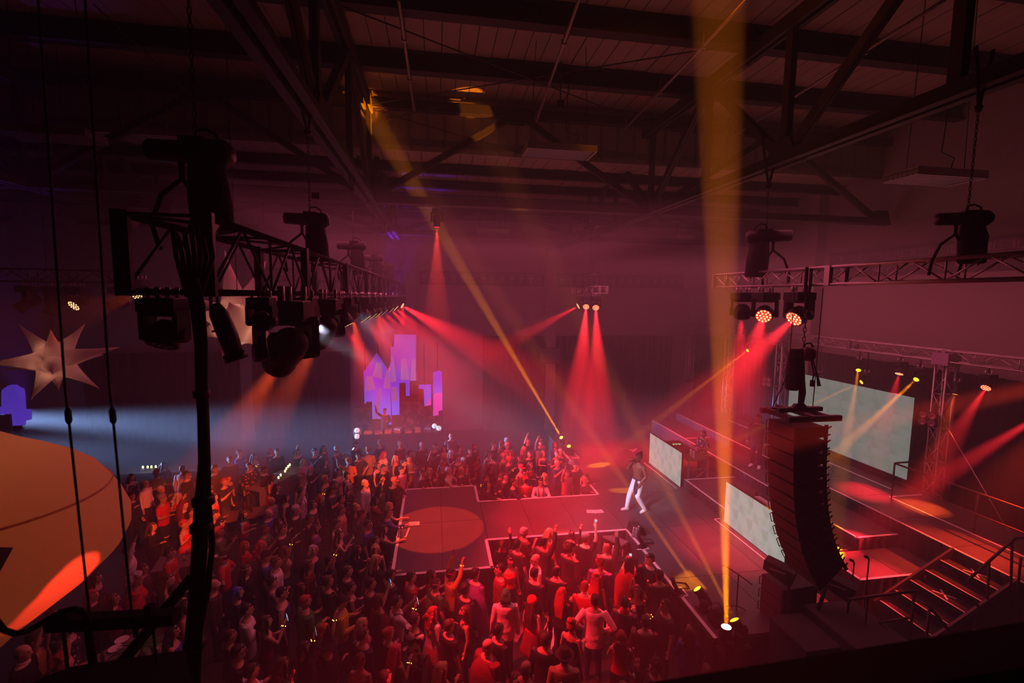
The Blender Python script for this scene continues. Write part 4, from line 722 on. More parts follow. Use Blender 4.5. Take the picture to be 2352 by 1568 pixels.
for px, py, lb in ((820, 988, 'upper white globe lamp left of the city scenery'), (820, 1002, 'middle white globe lamp left of the city scenery'), (815, 1032, 'lowest white globe lamp left of the city scenery'), (998, 978, 'left white globe lamp on the right of the city scenery'), (1008, 983, 'right white globe lamp on the right of the city scenery')):
    p = onY(px, py, 21.3); t = thing('globe_lamp', lb, 'lamp', (p.x, p.y, .5 if False else p.z-.1), 0, 'white globe lamps'); obj('globe', MB().ell((0, 0, .1), (.115, .115, .115), 16, 12), glb, t); obj('stem', MB().cyl((0, 0, -.6), (0, 0, 0), .02, 8).cyl((0, 0, -.03), (0, 0, 0), .05, 10), black, t)
# far disc jockey desk with gear
dk = thing('dj_desk', 'long dark desk crowded with gear before the city scenery', 'table', (onY(915, 1015, 21.6).x, 21.6, .5)); obj('desk_top', MB().lo((-2.0, -.35, .72), (2.0, .35, .78)), black, dk); obj('front_panel', MB().lo((-2.0, -.33, 0), (2.0, -.3, .72)), blackm, dk)
gearm = mat('gear_grey', (.32, .29, .31), .5, noise=.4, nscale=9); r3 = random.Random(5)
for k in range(9):
    x = dk.location.x-1.8+k*.45; t = thing('audio_device', ['grey mixer box', 'pale laptop', 'small effects box', 'pale crate of records'][k % 4]+' on the far desk, number %d from its left end' % (k+1) if False else ['small grey mixer box at the left end of the far desk', 'pale laptop left on the far desk', 'flat grey player left of the far disc jockey', 'pale record crate in front of the far disc jockey', 'slim grey player right of the far disc jockey', 'stack of pale boxes on the far desk, right of centre', 'grey mixer box with knobs, right on the far desk', 'pale flat tray right on the far desk', 'grey device at the right end of the far desk'][k], 'device', (x, 21.6, 1.28), r3.uniform(-.3, .3), 'gear on the far desk')
    w_, d_, h = r3.uniform(.13, .2), r3.uniform(.12, .2), r3.uniform(.05, .22); obj('body', MB().lo((-w_, -d_, 0), (w_, d_, h)), gearm, t); m = MB()
    for j in range(5): m.cyl((-w_*.7+j*w_*.35, 0, h), (-w_*.7+j*w_*.35, 0, h+.025), .016, 8)
    obj('knob', m, black, t)
# violet scenery at the left edge
sL = scenery('violet stepped scenery screen at the left edge of the hall'); cl = lambda pts: [(x/2.904, 520+y/2.904) for x, y in pts]
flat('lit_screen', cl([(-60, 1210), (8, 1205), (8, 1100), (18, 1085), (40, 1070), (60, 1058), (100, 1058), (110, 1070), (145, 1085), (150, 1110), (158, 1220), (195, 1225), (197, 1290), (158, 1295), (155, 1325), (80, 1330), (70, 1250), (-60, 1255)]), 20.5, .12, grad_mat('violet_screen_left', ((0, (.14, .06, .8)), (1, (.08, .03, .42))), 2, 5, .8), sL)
obj('frame', MB().lo((onY(10, 960, 20.6).x, 20.62, .02), (onY(45, 960, 20.6).x, 20.7, onY(10, 950, 20.6).z)), black, sL)
tag(flat('art_panel', cl([(-60, 1262), (62, 1255), (75, 1405), (-60, 1410)]), 20.3, .1, pnl, None), 'dark grey scenery panel below the violet screen at the left edge', 'stage scenery')
# ------------------------------------------------------------------ inflatable stars and the big lamp
star_m = bpy.data.materials.new('inflatable_cloth'); star_m.use_nodes = True; nt = star_m.node_tree; bs = nt.nodes['Principled BSDF']; bs.inputs['Base Color'].default_value = (.8, .74, .72, 1); bs.inputs['Roughness'].default_value = .8
tl = nt.nodes.new('ShaderNodeBsdfTranslucent'); tl.inputs[0].default_value = (.8, .74, .72, 1); ms = nt.nodes.new('ShaderNodeMixShader'); ms.inputs[0].default_value = .6; nt.links.new(bs.outputs[0], ms.inputs[1]); nt.links.new(tl.outputs[0], ms.inputs[2]); nt.links.new(ms.outputs[0], nt.nodes['Material Output'].inputs['Surface'])
def point(p, e, c, r=.08):
    l = bpy.data.lights.new('bulb', 'POINT'); l.energy = e; l.color = c; l.shadow_soft_size = r; o = bpy.data.objects.new('bulb', l); col.objects.link(o); o.location = p; return o
def star(cx, cy, dep, tips, label, e, base=.30):
    c = onD(cx, cy, dep); t = thing('inflatable_star', label, 'star lantern', c, 0, 'inflatable stars'); k = dep/F_PX
    for (x, y, z) in tips:                               # tip offset: pixels right, pixels up, metres away from the camera
        v = CR*(x*k)+CU*(y*k)+CF*z; L = v.length; d = v/L; a, b, _ = frame(d)
        prof = [(.0, .25), (.06, .215), (.14, .18), (.28, .14), (.5, .09), (.75, .042), (1, .004)]; N = 14; vs = []
        for s_, r_ in prof:
            for i in range(N): an = 2*PI*i/N; vs.append(d*(.2*base/.3+(L-.2*base/.3)*s_)+(a*math.cos(an)+b*math.sin(an))*r_*base/.30*min(1, L/.9))
        obj('spike', MB().add(vs, [(i*N+j, i*N+(j+1) % N, (i+1)*N+(j+1) % N, (i+1)*N+j) for i in range(len(prof)-1) for j in range(N)], True), star_m, t)
    obj('core', MB().ell((0, 0, 0), (.27*base/.3,)*3, 18, 12), star_m, t)
    obj('hanging_wire', MB().cyl((0, 0, .3), (0, 0, (12.8 if c.y < 14 else 11.6)-c.z), .006, 5), steel, t); point(c, e, (1, .42, .28), .12)
star(125, 828, 10, [(-95, 85, .1), (40, 85, .3), (44, 70, -.5), (118, 26, .1), (75, -25, -.75), (84, -66, .2), (-32, -88, -.2), (-42, -74, .5), (-128, -22, .1), (-80, 28, .5), (-52, -2, -.95), (10, 10, 1.1), (70, 30, .9)], 'white inflatable star lantern at the far left, whole and hanging free', 90)
star(548, 742, 7.4, [(-50, 172, .2), (24, 155, .5), (90, 75, .2), (108, 10, .3), (80, -55, .3), (25, -72, -.7), (62, -70, .5), (-50, -62, .3), (-118, -30, .2), (-62, 22, -.5), (-130, 60, .5), (40, 40, -.7), (5, 5, 1.1)], 'large white inflatable star lantern half hidden behind the left truss', 120, .33)
lamp_m = bpy.data.materials.new('lamp_cloth'); lamp_m.use_nodes = True; nt = lamp_m.node_tree; bs = nt.nodes['Principled BSDF']; bs.inputs['Base Color'].default_value = (.72, .45, .36, 1); bs.inputs['Roughness'].default_value = .75
tl = nt.nodes.new('ShaderNodeBsdfTranslucent'); tl.inputs[0].default_value = (.76, .44, .31, 1); ms = nt.nodes.new('ShaderNodeMixShader'); ms.inputs[0].default_value = .5; nt.links.new(bs.outputs[0], ms.inputs[1]); nt.links.new(tl.outputs[0], ms.inputs[2]); nt.links.new(ms.outputs[0], nt.nodes['Material Output'].inputs['Surface'])
c = onD(-40, 1230, 4.5); bl = thing('inflatable_lamp', 'huge glowing orange inflatable lamp shade at the lower left', 'lamp', c); k = 4.5/F_PX
up_ = [(4, 255), (40, 243), (100, 212), (160, 186), (215, 158), (262, 126), (296, 84)]; lo_ = [(296, 84), (318, 52), (340, 2), (338, -35), (310, -78), (240, -135), (150, -190), (60, -245), (20, -275)]
def smooth(pr, n=4):
    out = []
    for i in range(len(pr)-1):
        for j in range(n): t = j/n; out.append((pr[i][0]*(1-t)+pr[i+1][0]*t, pr[i][1]*(1-t)+pr[i+1][1]*t))
    return out+[pr[-1]]
kr = k*.78
obj('upper_shade', MB().lathe([(r*kr, z*k) for r, z in up_], n=40), lamp_m, bl); obj('lower_shade', MB().lathe([(r*kr, z*k) for r, z in lo_], n=40), lamp_m, bl)
obj('seam', MB().lathe([(297*kr, 82*k), (300*kr, 85*k), (297*kr, 88*k)], n=40), lamp_m, bl)
obj('patch', MB().bar(onD(-30, 1298, 3.42)-c, onD(7, 1298, 3.50)-c, .012, .25), mat('tape_grey', (.2, .2, .25), .6), bl)
point(c+Vector((0, 0, .3)), 9, (1, .42, .17), .25)
spot((5.6, 2.0, 7.5), onD(212, 1338, 4.35), 24000, (1, .05, .02), 3.2, .05, .03)
# ------------------------------------------------------------------ foreground: cable bundle, lifting cradle, hose, balcony rail
cb = thing('cable_bundle', 'thick black bundle of cables hanging from the left truss', 'cable'); r4 = random.Random(3)
mid = [(436, 640), (452, 700), (461, 790), (462, 880), (466, 960), (467, 1060), (462, 1150), (458, 1250), (452, 1350), (444, 1450), (436, 1590)]
for i in range(9):
    a = r4.uniform(-1, 1); pts = []
    for j, (px, py) in enumerate(mid):
        sprd = (16, 13, 9, 9, 8, 8, 13, 17, 20, 20, 22)[j]; off = a*sprd+r4.uniform(-2, 2)
        if i == 8: off = (14, 12, 9, 8, 8, 10, 16, 30, 26, 14, 10)[j]
        pts.append(onD(px+off, py, 2.75+r4.uniform(-.03, .03)))
    obj('cable', MB().tube(pts, .013+.008*r4.random(), 7), blackm, cb)
for px, py in ((463, 905), (467, 1150), (462, 1210), (447, 1478)): p = onD(px, py, 2.75); obj('strap', MB().cyl(p-Vector((0, 0, .02)), p+Vector((0, 0, .02)), .045 if py < 1100 else .06, 10), black, cb)
g = MB()
for i in range(7): x0 = 395+i*14; g.tube([onD(x0, 520+r4.uniform(-20, 30), 3.0), onD(x0+10, 590, 2.95), onD(430+i*5, 680, 2.85)], .014, 6)
obj('cable_tail', g, blackm, cb)
cr_ = thing('lifting_cradle', 'black lifting bar with platform hung on two wire ropes, lower left', 'rigging')
obj('spreader_bar', MB().bar(onD(112, 1432, 2.3), onD(405, 1416, 2.3), .06, .06).bar(onD(128, 1416, 2.3), onD(160, 1412, 2.3), .03).bar(onD(335, 1400, 2.3), onD(352, 1400, 2.3), .03, .05), blackm, cr_)
for (a, b, d_), tb in ((((85, -40), (150, 900), (206, 1415)), (157, 955)), (((193, -40), (252, 900), (303, 1415)), (259, 955))):
    obj('wire_rope', MB().tube([onD(*a, 2.3), onD(*b, 2.3), onD(*tb, 2.3), onD(*d_, 2.3)], .0055, 6), steel, cr_); p0, p1 = onD(tb[0]-2, tb[1]-18, 2.3), onD(tb[0]+2, tb[1]+18, 2.3); obj('turnbuckle', MB().tube([p0, p0.lerp(p1, .2), p0.lerp(p1, .8), p1], [.008, .014, .014, .008], 8), steel, cr_)
for a, b, r_ in (((145, 1440), (156, 1545), .008), ((202, 1436), (216, 1540), .018), ((350, 1424), (360, 1525), .006), ((310, 1420), (312, 1460), .012)): obj('drop_rod', MB().cyl(onD(*a, 2.3), onD(*b, 2.3), r_, 8), blackm, cr_)
obj('brace', MB().bar(onD(236, 1575, 2.3), onD(440, 1325, 2.7), .05, .03), blackm, cr_)
zt = onD(250, 1520, 2.3).z; po = [onZ(px, py, zt) for px, py in ((20, 1590), (118, 1548), (165, 1530), (425, 1492), (450, 1590))]; obj('deck_plate', MB().add([(p.x, p.y, zt) for p in po]+[(p.x, p.y, zt-.08) for p in po], [(0, 1, 2, 3, 4)[::-1], (5, 6, 7, 8, 9)]+[(i, (i+1) % 5, (i+1) % 5+5, i+5) for i in range(5)]), blackm, cr_)
tag(obj('hose', MB().tube([onD(px, py, 2.25) for px, py in ((-30, 1380), (-8, 1425), (10, 1447), (35, 1455), (65, 1448), (105, 1425), (140, 1405), (168, 1398), (188, 1403), (200, 1420), (207, 1445))], .014, 8), blackm), 'black hose looping below the orange inflatable lamp', 'hose')
bp_ = thing('balcony_rail', 'dark blurred balcony ledge across the lower right corner', 'railing'); a, b = onD(1240, 1680, .95), onD(2560, 1468, .95); dn = Vector((0, 0, -.22)); fw = CF*.05; u = Vector((0, 0, .012))
obj('top_board', MB().bar(a+dn*.5, b+dn*.5, .08, .22), blackm, bp_); obj('ledge_cap', MB().bar(a+u, b+u, .10, .022), mat('ledge_paint', (.10, .085, .09), .35), bp_)
# ------------------------------------------------------------------ bars, tables
wood = mat('table_wood', (.10, .06, .04), .5); linen = mat('table_linen', (.20, .16, .155), .8, noise=.3, nscale=7); flame = mat('candle_flame', (1, .9, .4), .4, em=(.9, 1, .25), es=5, sample=False); wax = mat('candle_wax', (.75, .7, .5), .6)
CN = MB(); CN.cyl((0, 0, 0), (0, 0, .10), .035, 10); CN.mi = 1; CN.ell((0, 0, .14), (.03, .03, .05), 8, 6); CNm = CN.mesh('candle', [wax, flame])
bt_ = thing('bar_counter', 'long bar counter in blue haze with six candle lights', 'bar', (onZ(370, 1076, 1.1).x, onZ(370, 1076, 1.1).y, 0)); bw = 2.3
obj('counter_top', MB().lo((-bw, -.4, 1.05), (bw, .4, 1.1)), linen, bt_); obj('front', MB().lo((-bw+.05, -.35, 0), (bw-.05, .35, 1.05)), wood, bt_)
for i, px in enumerate((342, 352, 360, 369, 380, 390)): v = onZ(px, 1073, 1.1); tag(obj('candle', CNm, None, None, (v.x, bt_.location.y-.15, 1.1)), ORD[i]+' greenish candle light from the left on the bar counter in blue haze', 'candle', 'candles on the bar counter')
def table(px, py, z, L, W, rz, label, cloth=None, cat='table'):
    v = onZ(px, py, z); t = thing('party_table', label, cat, (v.x, v.y, 0), rz, 'party tables'); obj('table_top', MB().lo((-L/2, -W/2, z-.04), (L/2, W/2, z)), cloth or wood, t)
    for sx in (-1, 1):
        for sy in (-1, 1): obj('leg', MB().bar((sx*(L/2-.08), sy*(W/2-.08), 0), (sx*(L/2-.08), sy*(W/2-.08), z-.04), .05), black, t)
    return v
ct = table(644, 1092, 1.0, 2.6, .8, rad(62), 'long cloth covered table with candles, in the far crowd', linen); cl_ = obj('table_cloth', MB().lo((-1.3, -.41, .35), (1.3, -.4, 1.0)).lo((1.3, -.41, .35), (1.31, .4, 1.0)), linen, bpy.data.objects['party_table'])
for i, (px, py) in enumerate(((640, 1105), (645, 1099), (655, 1090), (658, 1084), (662, 1079), (666, 1075))): v = onZ(px, py, 1.0); tag(obj('candle', CNm, None, None, (v.x, v.y, 1.0)), ORD[i]+' greenish candle light from the near end of the cloth covered table', 'candle', 'candles on the cloth covered table')
v2 = table(568, 1178, 1.0, 1.3, .7, .3, 'dark high table with bottles beside the woman in red')
for i, (px, py) in enumerate(((546, 1170), (556, 1164), (563, 1168), (571, 1172), (578, 1176))): bottle(onZ(px, py, 1.0), ORD[i]+' small bottle from the left on the dark high table in the crowd', 'bottles on the dark high table', 1.1, BB)
v3 = table(418, 1286, 1.0, 1.1, .7, .2, 'high table covered with printed paper, left of the cable bundle', linen)
for i, (px, py) in enumerate(((402, 1278), (425, 1290), (432, 1272))): bottle(onZ(px, py, 1.0), ['left clear cup', 'middle clear cup', 'right clear cup'][i]+' on the paper covered table left of the cables', 'cups on the paper table', 1.2, CUP)
v4 = table(290, 1492, .95, 2.0, .7, rad(58), 'party table with plates and banana leaves, lower left', linen)
leaf_m = mat('banana_leaf', (.07, .2, .04), .5)
lf = MB()
for k in range(9):
    a = k*.7; pts = [(0, 0, .05), (.15*math.cos(a), .15*math.sin(a), .14), (.34*math.cos(a), .34*math.sin(a), .12), (.5*math.cos(a), .5*math.sin(a), .02)]; lf.tube(pts, [.02, .06, .05, .004], 6, ell=.15)
v = onZ(322, 1498, .95); t = thing('leaf_centrepiece', 'green banana leaf centrepiece on the lower left party table', 'plant', (v.x, v.y, .95)); obj('leaf', lf, leaf_m, t); obj('bowl', MB().lathe([(.001, 0), (.09, .0), (.14, .07), (.13, .07), (.08, .01), (.001, .01)], n=16), paper, t)
for px, py, lb in ((265, 1490, 'white plate near the left end of the lower left party table'), (280, 1470, 'white plate in the middle of the lower left party table')): v = onZ(px, py, .96); tag(obj('plate', MB().lathe([(.001, .004), (.08, .004), (.11, .02), (.115, .02), (.085, 0), (.001, 0)], n=18), paper, None, v), lb, 'plate', 'plates on the party table')
v = onZ(366, 1505, .95); bottle(v, 'stemmed clear glass at the right end of the lower left table', 'glass on the party table', 1.5, CUP); bottle(onZ(236, 1525, .95), 'brown beer bottle at the left end of the lower left table', 'bottle on the party table', 1.1, BB)
# barricade table in the pit by the stage corner
pt_ = thing('pit_table', 'grey slab topped stand in the dark pit by the stage corner', 'table', (0, 0, 0)); q = [onZ(px, py, 1.1) for px, py in ((1390, 1222), (1444, 1243), (1430, 1252), (1382, 1230))]
obj('table_top', MB().add([tuple(p) for p in q]+[(p.x, p.y, p.z-.04) for p in q], [(3, 2, 1, 0), (4, 5, 6, 7)]+[(i, (i+1) % 4, (i+1) % 4+4, i+4) for i in range(4)]), mat('slab_grey', (.13, .11, .12), .5), pt_)
for p in q: obj('leg', MB().bar((p.x*.98+q[0].x*.02, p.y*.98+q[2].y*.02, 0), (p.x*.98+q[0].x*.02, p.y*.98+q[2].y*.02, 1.07), .05), black, pt_)
tt = thing('drinks_table', 'small black table with bottles in the dark pit', 'table', tuple(onZ(1424, 1276, .8).xy)+(0,)); obj('table_top', MB().lo((-.45, -.25, .76), (.45, .25, .8)), black, tt)
for sx in (-1, 1): obj('leg', MB().bar((sx*.4, 0, 0), (sx*.4, 0, .76), .05).bar((sx*.4, -.22, .02), (sx*.4, .22, .02), .05), black, tt)
for i, (px, py) in enumerate(((1408, 1274), (1414, 1276), (1421, 1272), (1430, 1277), (1438, 1273))): bottle(onZ(px, py, .8), ORD[i]+' drink from the left in the row on the small black pit table', 'drinks on the small black table', 1.2, (None, BB, CUP)[i % 3])
bottle(onZ(1400, 1260, .85) if False else Vector((onZ(1424, 1276, .8).x-.38, onZ(1424, 1276, .8).y+.15, .8)), 'taller clear water bottle standing left on the small black table', 'drinks on the small black table', 1.4)
# ------------------------------------------------------------------ people
skin_m = mat('skin', objcol=True, rough=.5, noise=.06, nscale=20)
cloth_m = mat('cloth', objcol=True, rough=.85, noise=.12, nscale=6, bump=.5, bscale=14)
hair_m = mat('hair', objcol=True, rough=.55, noise=.3, nscale=40, bump=.6, bscale=50)
eye_m = mat('eye_dark', (.015, .012, .01), .2); lip_m = mat('lips', (.3, .08, .07), .5)
# arm poses: (elbow, wrist) of each side relative to the shoulder, in person space (x forward, y left, z up), mirrored for the right
DOWN = ((-.01, .06, -.29), (.06, .08, -.54)); BENT = ((.03, .07, -.28), (.25, .0, -.22)); DRINK = ((.05, .07, -.27), (.24, -.04, -.06))
PHONE = ((.17, .05, -.19), (.34, -.09, .06)); UP = ((.10, .06, .26), (.17, .02, .50)); WAVE = ((.13, .17, .18), (.2, .2, .43)); REACH = ((.24, .03, -.13), (.48, -.01, -.10))
HIP = ((-.1, .2, -.23), (.06, .03, -.41)); CLAP = ((.12, .07, -.24), (.3, -.1, -.06)); HEAD = ((.1, .23, .1), (.06, -.08, .21)); LEANA = ((.2, .1, -.2), (.36, -.12, -.22))
POSES = dict(stand=(DOWN, DOWN), phone=(BENT, PHONE), photo=(PHONE, PHONE), armup=(DOWN, UP), cheer=(UP, UP), drink=(DOWN, DRINK), bent=(BENT, BENT), wave=(BENT, WAVE),
             reach=(DOWN, REACH), hip=(HIP, HIP), clap=(CLAP, CLAP), brow=(DOWN, HEAD), lean=(LEANA, LEANA), akimbo=(DRINK, HIP))
def torso_rows(sex, k=0.0, lo=.84, hi=1.6):
    M = [(.80, .13, .10, 0), (.86, .16, .115, -.005), (.93, .172, .122, -.01), (1.0, .163, .112, 0), (1.09, .15, .10, .005), (1.2, .165, .112, .005), (1.31, .183, .122, .0), (1.39, .182, .108, -.01), (1.435, .14, .085, -.015), (1.47, .085, .066, -.015)]
    W = [(.80, .13, .105, 0), (.86, .168, .12, -.01), (.93, .178, .126, -.015), (1.0, .155, .108, 0), (1.09, .125, .09, .005), (1.2, .14, .115, .02), (1.28, .155, .13, .025), (1.37, .158, .1, 0), (1.43, .12, .078, -.012), (1.47, .07, .058, -.012)]
    return [(z, w+k, d+k, x) for z, w, d, x in (M if sex == 'm' else W) if lo <= z <= hi]
NECK = [(1.44, .07, .068, -.012), (1.49, .056, .058, -.005), (1.54, .053, .06, .0), (1.58, .05, .06, .005)]
HEADR = [(1.515, .022, .03, .055), (1.525, .042, .055, .04), (1.55, .057, .078, .022), (1.58, .065, .09, .012), (1.61, .071, .096, .006), (1.645, .076, .1, .0), (1.68, .077, .1, -.004), (1.71, .07, .092, -.008), (1.735, .052, .07, -.01), (1.75, .022, .03, -.01)]
def shoulders(sex): return .185 if sex == 'm' else .155
def arm_pts(sex, a, side):
    sh = Vector((-.01, shoulders(sex)*side, 1.405)); k = 1 if sex == 'm' else .93
    e = sh+Vector((a[0][0], a[0][1]*side, a[0][2]))*k; w_ = sh+Vector((a[1][0], a[1][1]*side, a[1][2]))*k
    return sh, e, w_
def add_arm(mb, sex, a, side, k=0, to=1.0, n=10):
    sh, e, w_ = arm_pts(sex, a, side); g = 1 if sex == 'm' else .82
    P = [sh+(sh-e)*.06, sh.lerp(e, .12), sh.lerp(e, .5), e, e.lerp(w_, .3), w_]; R = [.05*g, .056*g, .049*g, .04*g, .041*g, .027*g]
    if to < 1:                                            # sleeve that ends part of the way
        cut = {.5: 3, .0: 1}.get(to, 3); P, R = P[:cut], R[:cut]
        if to == .5: P[2] = sh.lerp(e, .72)
    mb.tube(P, [r+k for r in R], n)
def add_hand(mb, w_, e, curl=.5, s=1.0, side=1):
    d = (w_-e).normalized(); x = Vector((0, side, 0)); x = (x-d*x.dot(d)); x = x.normalized() if x.length > .1 else frame(d)[0]; nrm = d.cross(x).normalized()
    L = .088*s; P = [w_-d*.03, w_, w_+d*L*.5, w_+d*L]
    mb.tube(P, [.026*s, .03*s, .042*s, .038*s], 8, ell=[.8, .62, .42, .36], up=x)
    for i, (o, ln) in enumerate(((-.031, .066), (-.011, .078), (.011, .082), (.031, .072))):
        b = w_+d*L*.93+x*o*s; q = b; dirv = d; pts = [b-d*.015]
        for j, f_ in enumerate((.45, .32, .23)):
            ang = curl*(.5+.5*j); dirv = (dirv*math.cos(ang)+nrm*math.sin(ang)).normalized(); q = q+dirv*ln*f_*s; pts.append(q)
        mb.tube(pts, [.0098*s, .0095*s, .0085*s, .007*s], 6)
    b = w_+d*L*.25-x*.03*s
    mb.tube([b, b-x*.028*s+d*.03*s+nrm*.012*s, b-x*.022*s+d*.06*s+nrm*.025*s], [.013*s, .0115*s, .008*s], 6)
LEGS = dict(stand=(((.01, .1, .49), (-.01, .115, .085)), ((.01, .1, .49), (-.01, .115, .085))))
def add_leg(mb, sex, leg, side, k=0, upto=2, n=12):
    hp = Vector((-.005, .088*side, .9)); kn = Vector((leg[0][0], leg[0][1]*side, leg[0][2])); an = Vector((leg[1][0], leg[1][1]*side, leg[1][2]))
    g = 1 if sex == 'm' else 1.0
    P = [hp+Vector((0, 0, .03)), hp.lerp(kn, .15), hp.lerp(kn, .55), kn, kn.lerp(an, .3), kn.lerp(an, .7), an]; R = [.085, .088*g, .073*g, .055, .056, .042, .036]
    mb.tube(P, [r+k for r in R], n)
    return an
def add_foot(mb, an, yaw=0, k=0):
    f = Vector((math.cos(yaw), math.sin(yaw), 0)); z0 = an.z-.085
    b = Vector((an.x, an.y, z0))
    mb.tube([b-f*.065+Vector((0, 0, .04)), b-f*.03+Vector((0, 0, .045)), b+f*.06+Vector((0, 0, .04)), b+f*.14+Vector((0, 0, .03)), b+f*.185+Vector((0, 0, .024))], [.03+k, .04+k, .043+k, .044+k, .026+k], 10, ell=[1, 1.0, .92, .66, .7], up=(-f.y, f.x, 0))
    mb.cyl(an+Vector((0, 0, .03)), b+Vector((0, 0, .04)), .037+k, 10)
REMESH = lambda v, sm, dec: [('REMESH', dict(mode='VOXEL', voxel_size=v)), ('SMOOTH', dict(factor=.5, iterations=sm)), ('DECIMATE', dict(ratio=dec))]
CACHE = {}
def add_mesh(mb, me, mi=0):
    n = len(me.vertices); co_ = np.empty(n*3, 'f'); me.vertices.foreach_get('co', co_)
    mb.mi = mi; mb.add([tuple(c) for c in co_.reshape(-1, 3)], [tuple(p.vertices) for p in me.polygons], True)
def face_bits(mb, fine=False):
    mb.mi = 1
    for s in (-1, 1):
        mb.ell((.091, .031*s, 1.637), (.009, .013, .0075), 8, 6)
        mb.tube([(.098, .014*s, 1.655), (.1, .032*s, 1.66), (.09, .05*s, 1.654)], [.004, .005, .003], 5)
    mb.mi = 2; mb.ell((.094, 0, 1.563), (.008, .022, .006), 8, 6)
def base_body(mb, sex, pose, legs, n=10):
    mb.rings(torso_rows(sex)); mb.rings(NECK, 14); mb.rings(HEADR, 18)
    mb.tube([(.092, 0, 1.648), (.108, 0, 1.62), (.12, 0, 1.602), (.104, 0, 1.592)], [.009, .012, .0165, .01], 8)
    mb.tube([(.085, -.04, 1.655), (.1, -.02, 1.658), (.1, .02, 1.658), (.085, .04, 1.655)], .012, 6)
    mb.ell((.072, 0, 1.535), (.025, .028, .02), 8, 6)
    for s in (-1, 1): mb.ell((-.005, .078*s, 1.625), (.02, .011, .032), 8, 6)
    for s, a, lg in ((1, pose[0], legs[0]), (-1, pose[1], legs[1])):
        add_arm(mb, sex, a, s); an = add_leg(mb, sex, lg, s)
        add_foot(mb, an, .18*s)
    return mb
def body_mesh(sex, pname):
    key = ('body', sex, pname)
    if key in CACHE: return CACHE[key]
    pose = POSES[pname]; mb = base_body(MB(), sex, pose, LEGS['stand'])
    me = evalmesh(mb, 'person_body', REMESH(.0125, 2, .3))
    out = MB(); add_mesh(out, me); bpy.data.meshes.remove(me)
    for s, a in ((1, pose[0]), (-1, pose[1])):
        sh, e, w_ = arm_pts(sex, a, s); add_hand(out, w_, e, .75 if a in (PHONE, DRINK) else .35, 1 if sex == 'm' else .9, s)
    face_bits(out); CACHE[key] = out.mesh('person_body', [skin_m, eye_m, lip_m]); return CACHE[key]
def top_mesh(sex, pname, kind):
    key = ('top', sex, pname, kind)
    if key in CACHE: return CACHE[key]
    pose = POSES[pname]; mb = MB(); k = dict(tee=.016, long=.016, tank=.011, jacket=.028, dress=.011, gown=.03, shirt=.024)[kind]
    lo = .84 if kind not in ('tank', 'dress') else .9
    rows = torso_rows(sex, k, lo); rows = [(z, w_, d, x) for z, w_, d, x in rows if z < (1.46 if kind not in ('dress', 'tank') else 1.4)]
    if kind in ('tee', 'shirt', 'jacket', 'long'): rows = [(z, max(w_, .17+k) if z < 1.1 else w_, max(d, .118+k) if z < 1.1 else d, x) for z, w_, d, x in rows]
    if kind in ('shirt', 'jacket'): rows = [(.72, .19+k*.3, .14+k*.3, -.01)]+rows
    mb.rings(rows, 20)
    to = dict(tee=.5, tank=0, dress=0).get(kind, 1)
    for s, a in ((1, pose[0]), (-1, pose[1])):
        if to: add_arm(mb, sex, a, s, k*.8 if kind != 'gown' else .05, to)
        else:
            for q in (.06,): mb.tube([(.05, q*1.2*s, 1.36), (-.01, q*1.3*s, 1.455), (-.07, q*1.2*s, 1.37)], .022, 8)
    me = evalmesh(mb, 'top', REMESH(.016, 2, .4)); me.materials.clear(); me.materials.append(cloth_m); CACHE[key] = me; return me
def legs_mesh(sex, kind):
    key = ('legs', sex, kind)
    if key in CACHE: return CACHE[key]
    mb = MB()
    if kind == 'trousers':
        mb.rings(torso_rows(sex, .012, .8, 1.02), 18)
        for s in (-1, 1): add_leg(mb, sex, LEGS['stand'][0], s, .012)
        me = evalmesh(mb, 'trousers', REMESH(.018, 2, .4))
    else:
        h = .5 if kind == 'skirt' else .08; rows = [(1.06, .15, .115, 0), (1.0, .172, .13, 0), (.92, .195, .15, -.01), (.8, .215, .18, -.01), ((.8+h)/2, .24, .22, -.01), (h, .28, .26, -.01)]
        mb.rings(rows[::-1], 24); me = evalmesh(mb, 'skirt', [('SUBSURF', dict(levels=1))])
        co_ = np.empty(len(me.vertices)*3, 'f'); me.vertices.foreach_get('co', co_); c = co_.reshape(-1, 3); a = np.arctan2(c[:, 1], c[:, 0])
        f_ = 1+.07*np.sin(a*9)*np.clip((1.0-c[:, 2])/.6, 0, 1); c[:, 0] *= f_; c[:, 1] *= f_; me.vertices.foreach_set('co', c.ravel())
    me.materials.clear(); me.materials.append(cloth_m); CACHE[key] = me; return me
def shoes_mesh():
    if 'shoes' in CACHE: return CACHE['shoes']
    mb = MB()
    for s in (-1, 1): add_foot(mb, Vector((-.01, .115*s, .085)), .18*s, .008)
    me = evalmesh(mb, 'shoes', REMESH(.012, 2, .4)); me.materials.append(cloth_m); CACHE['shoes'] = me; return me
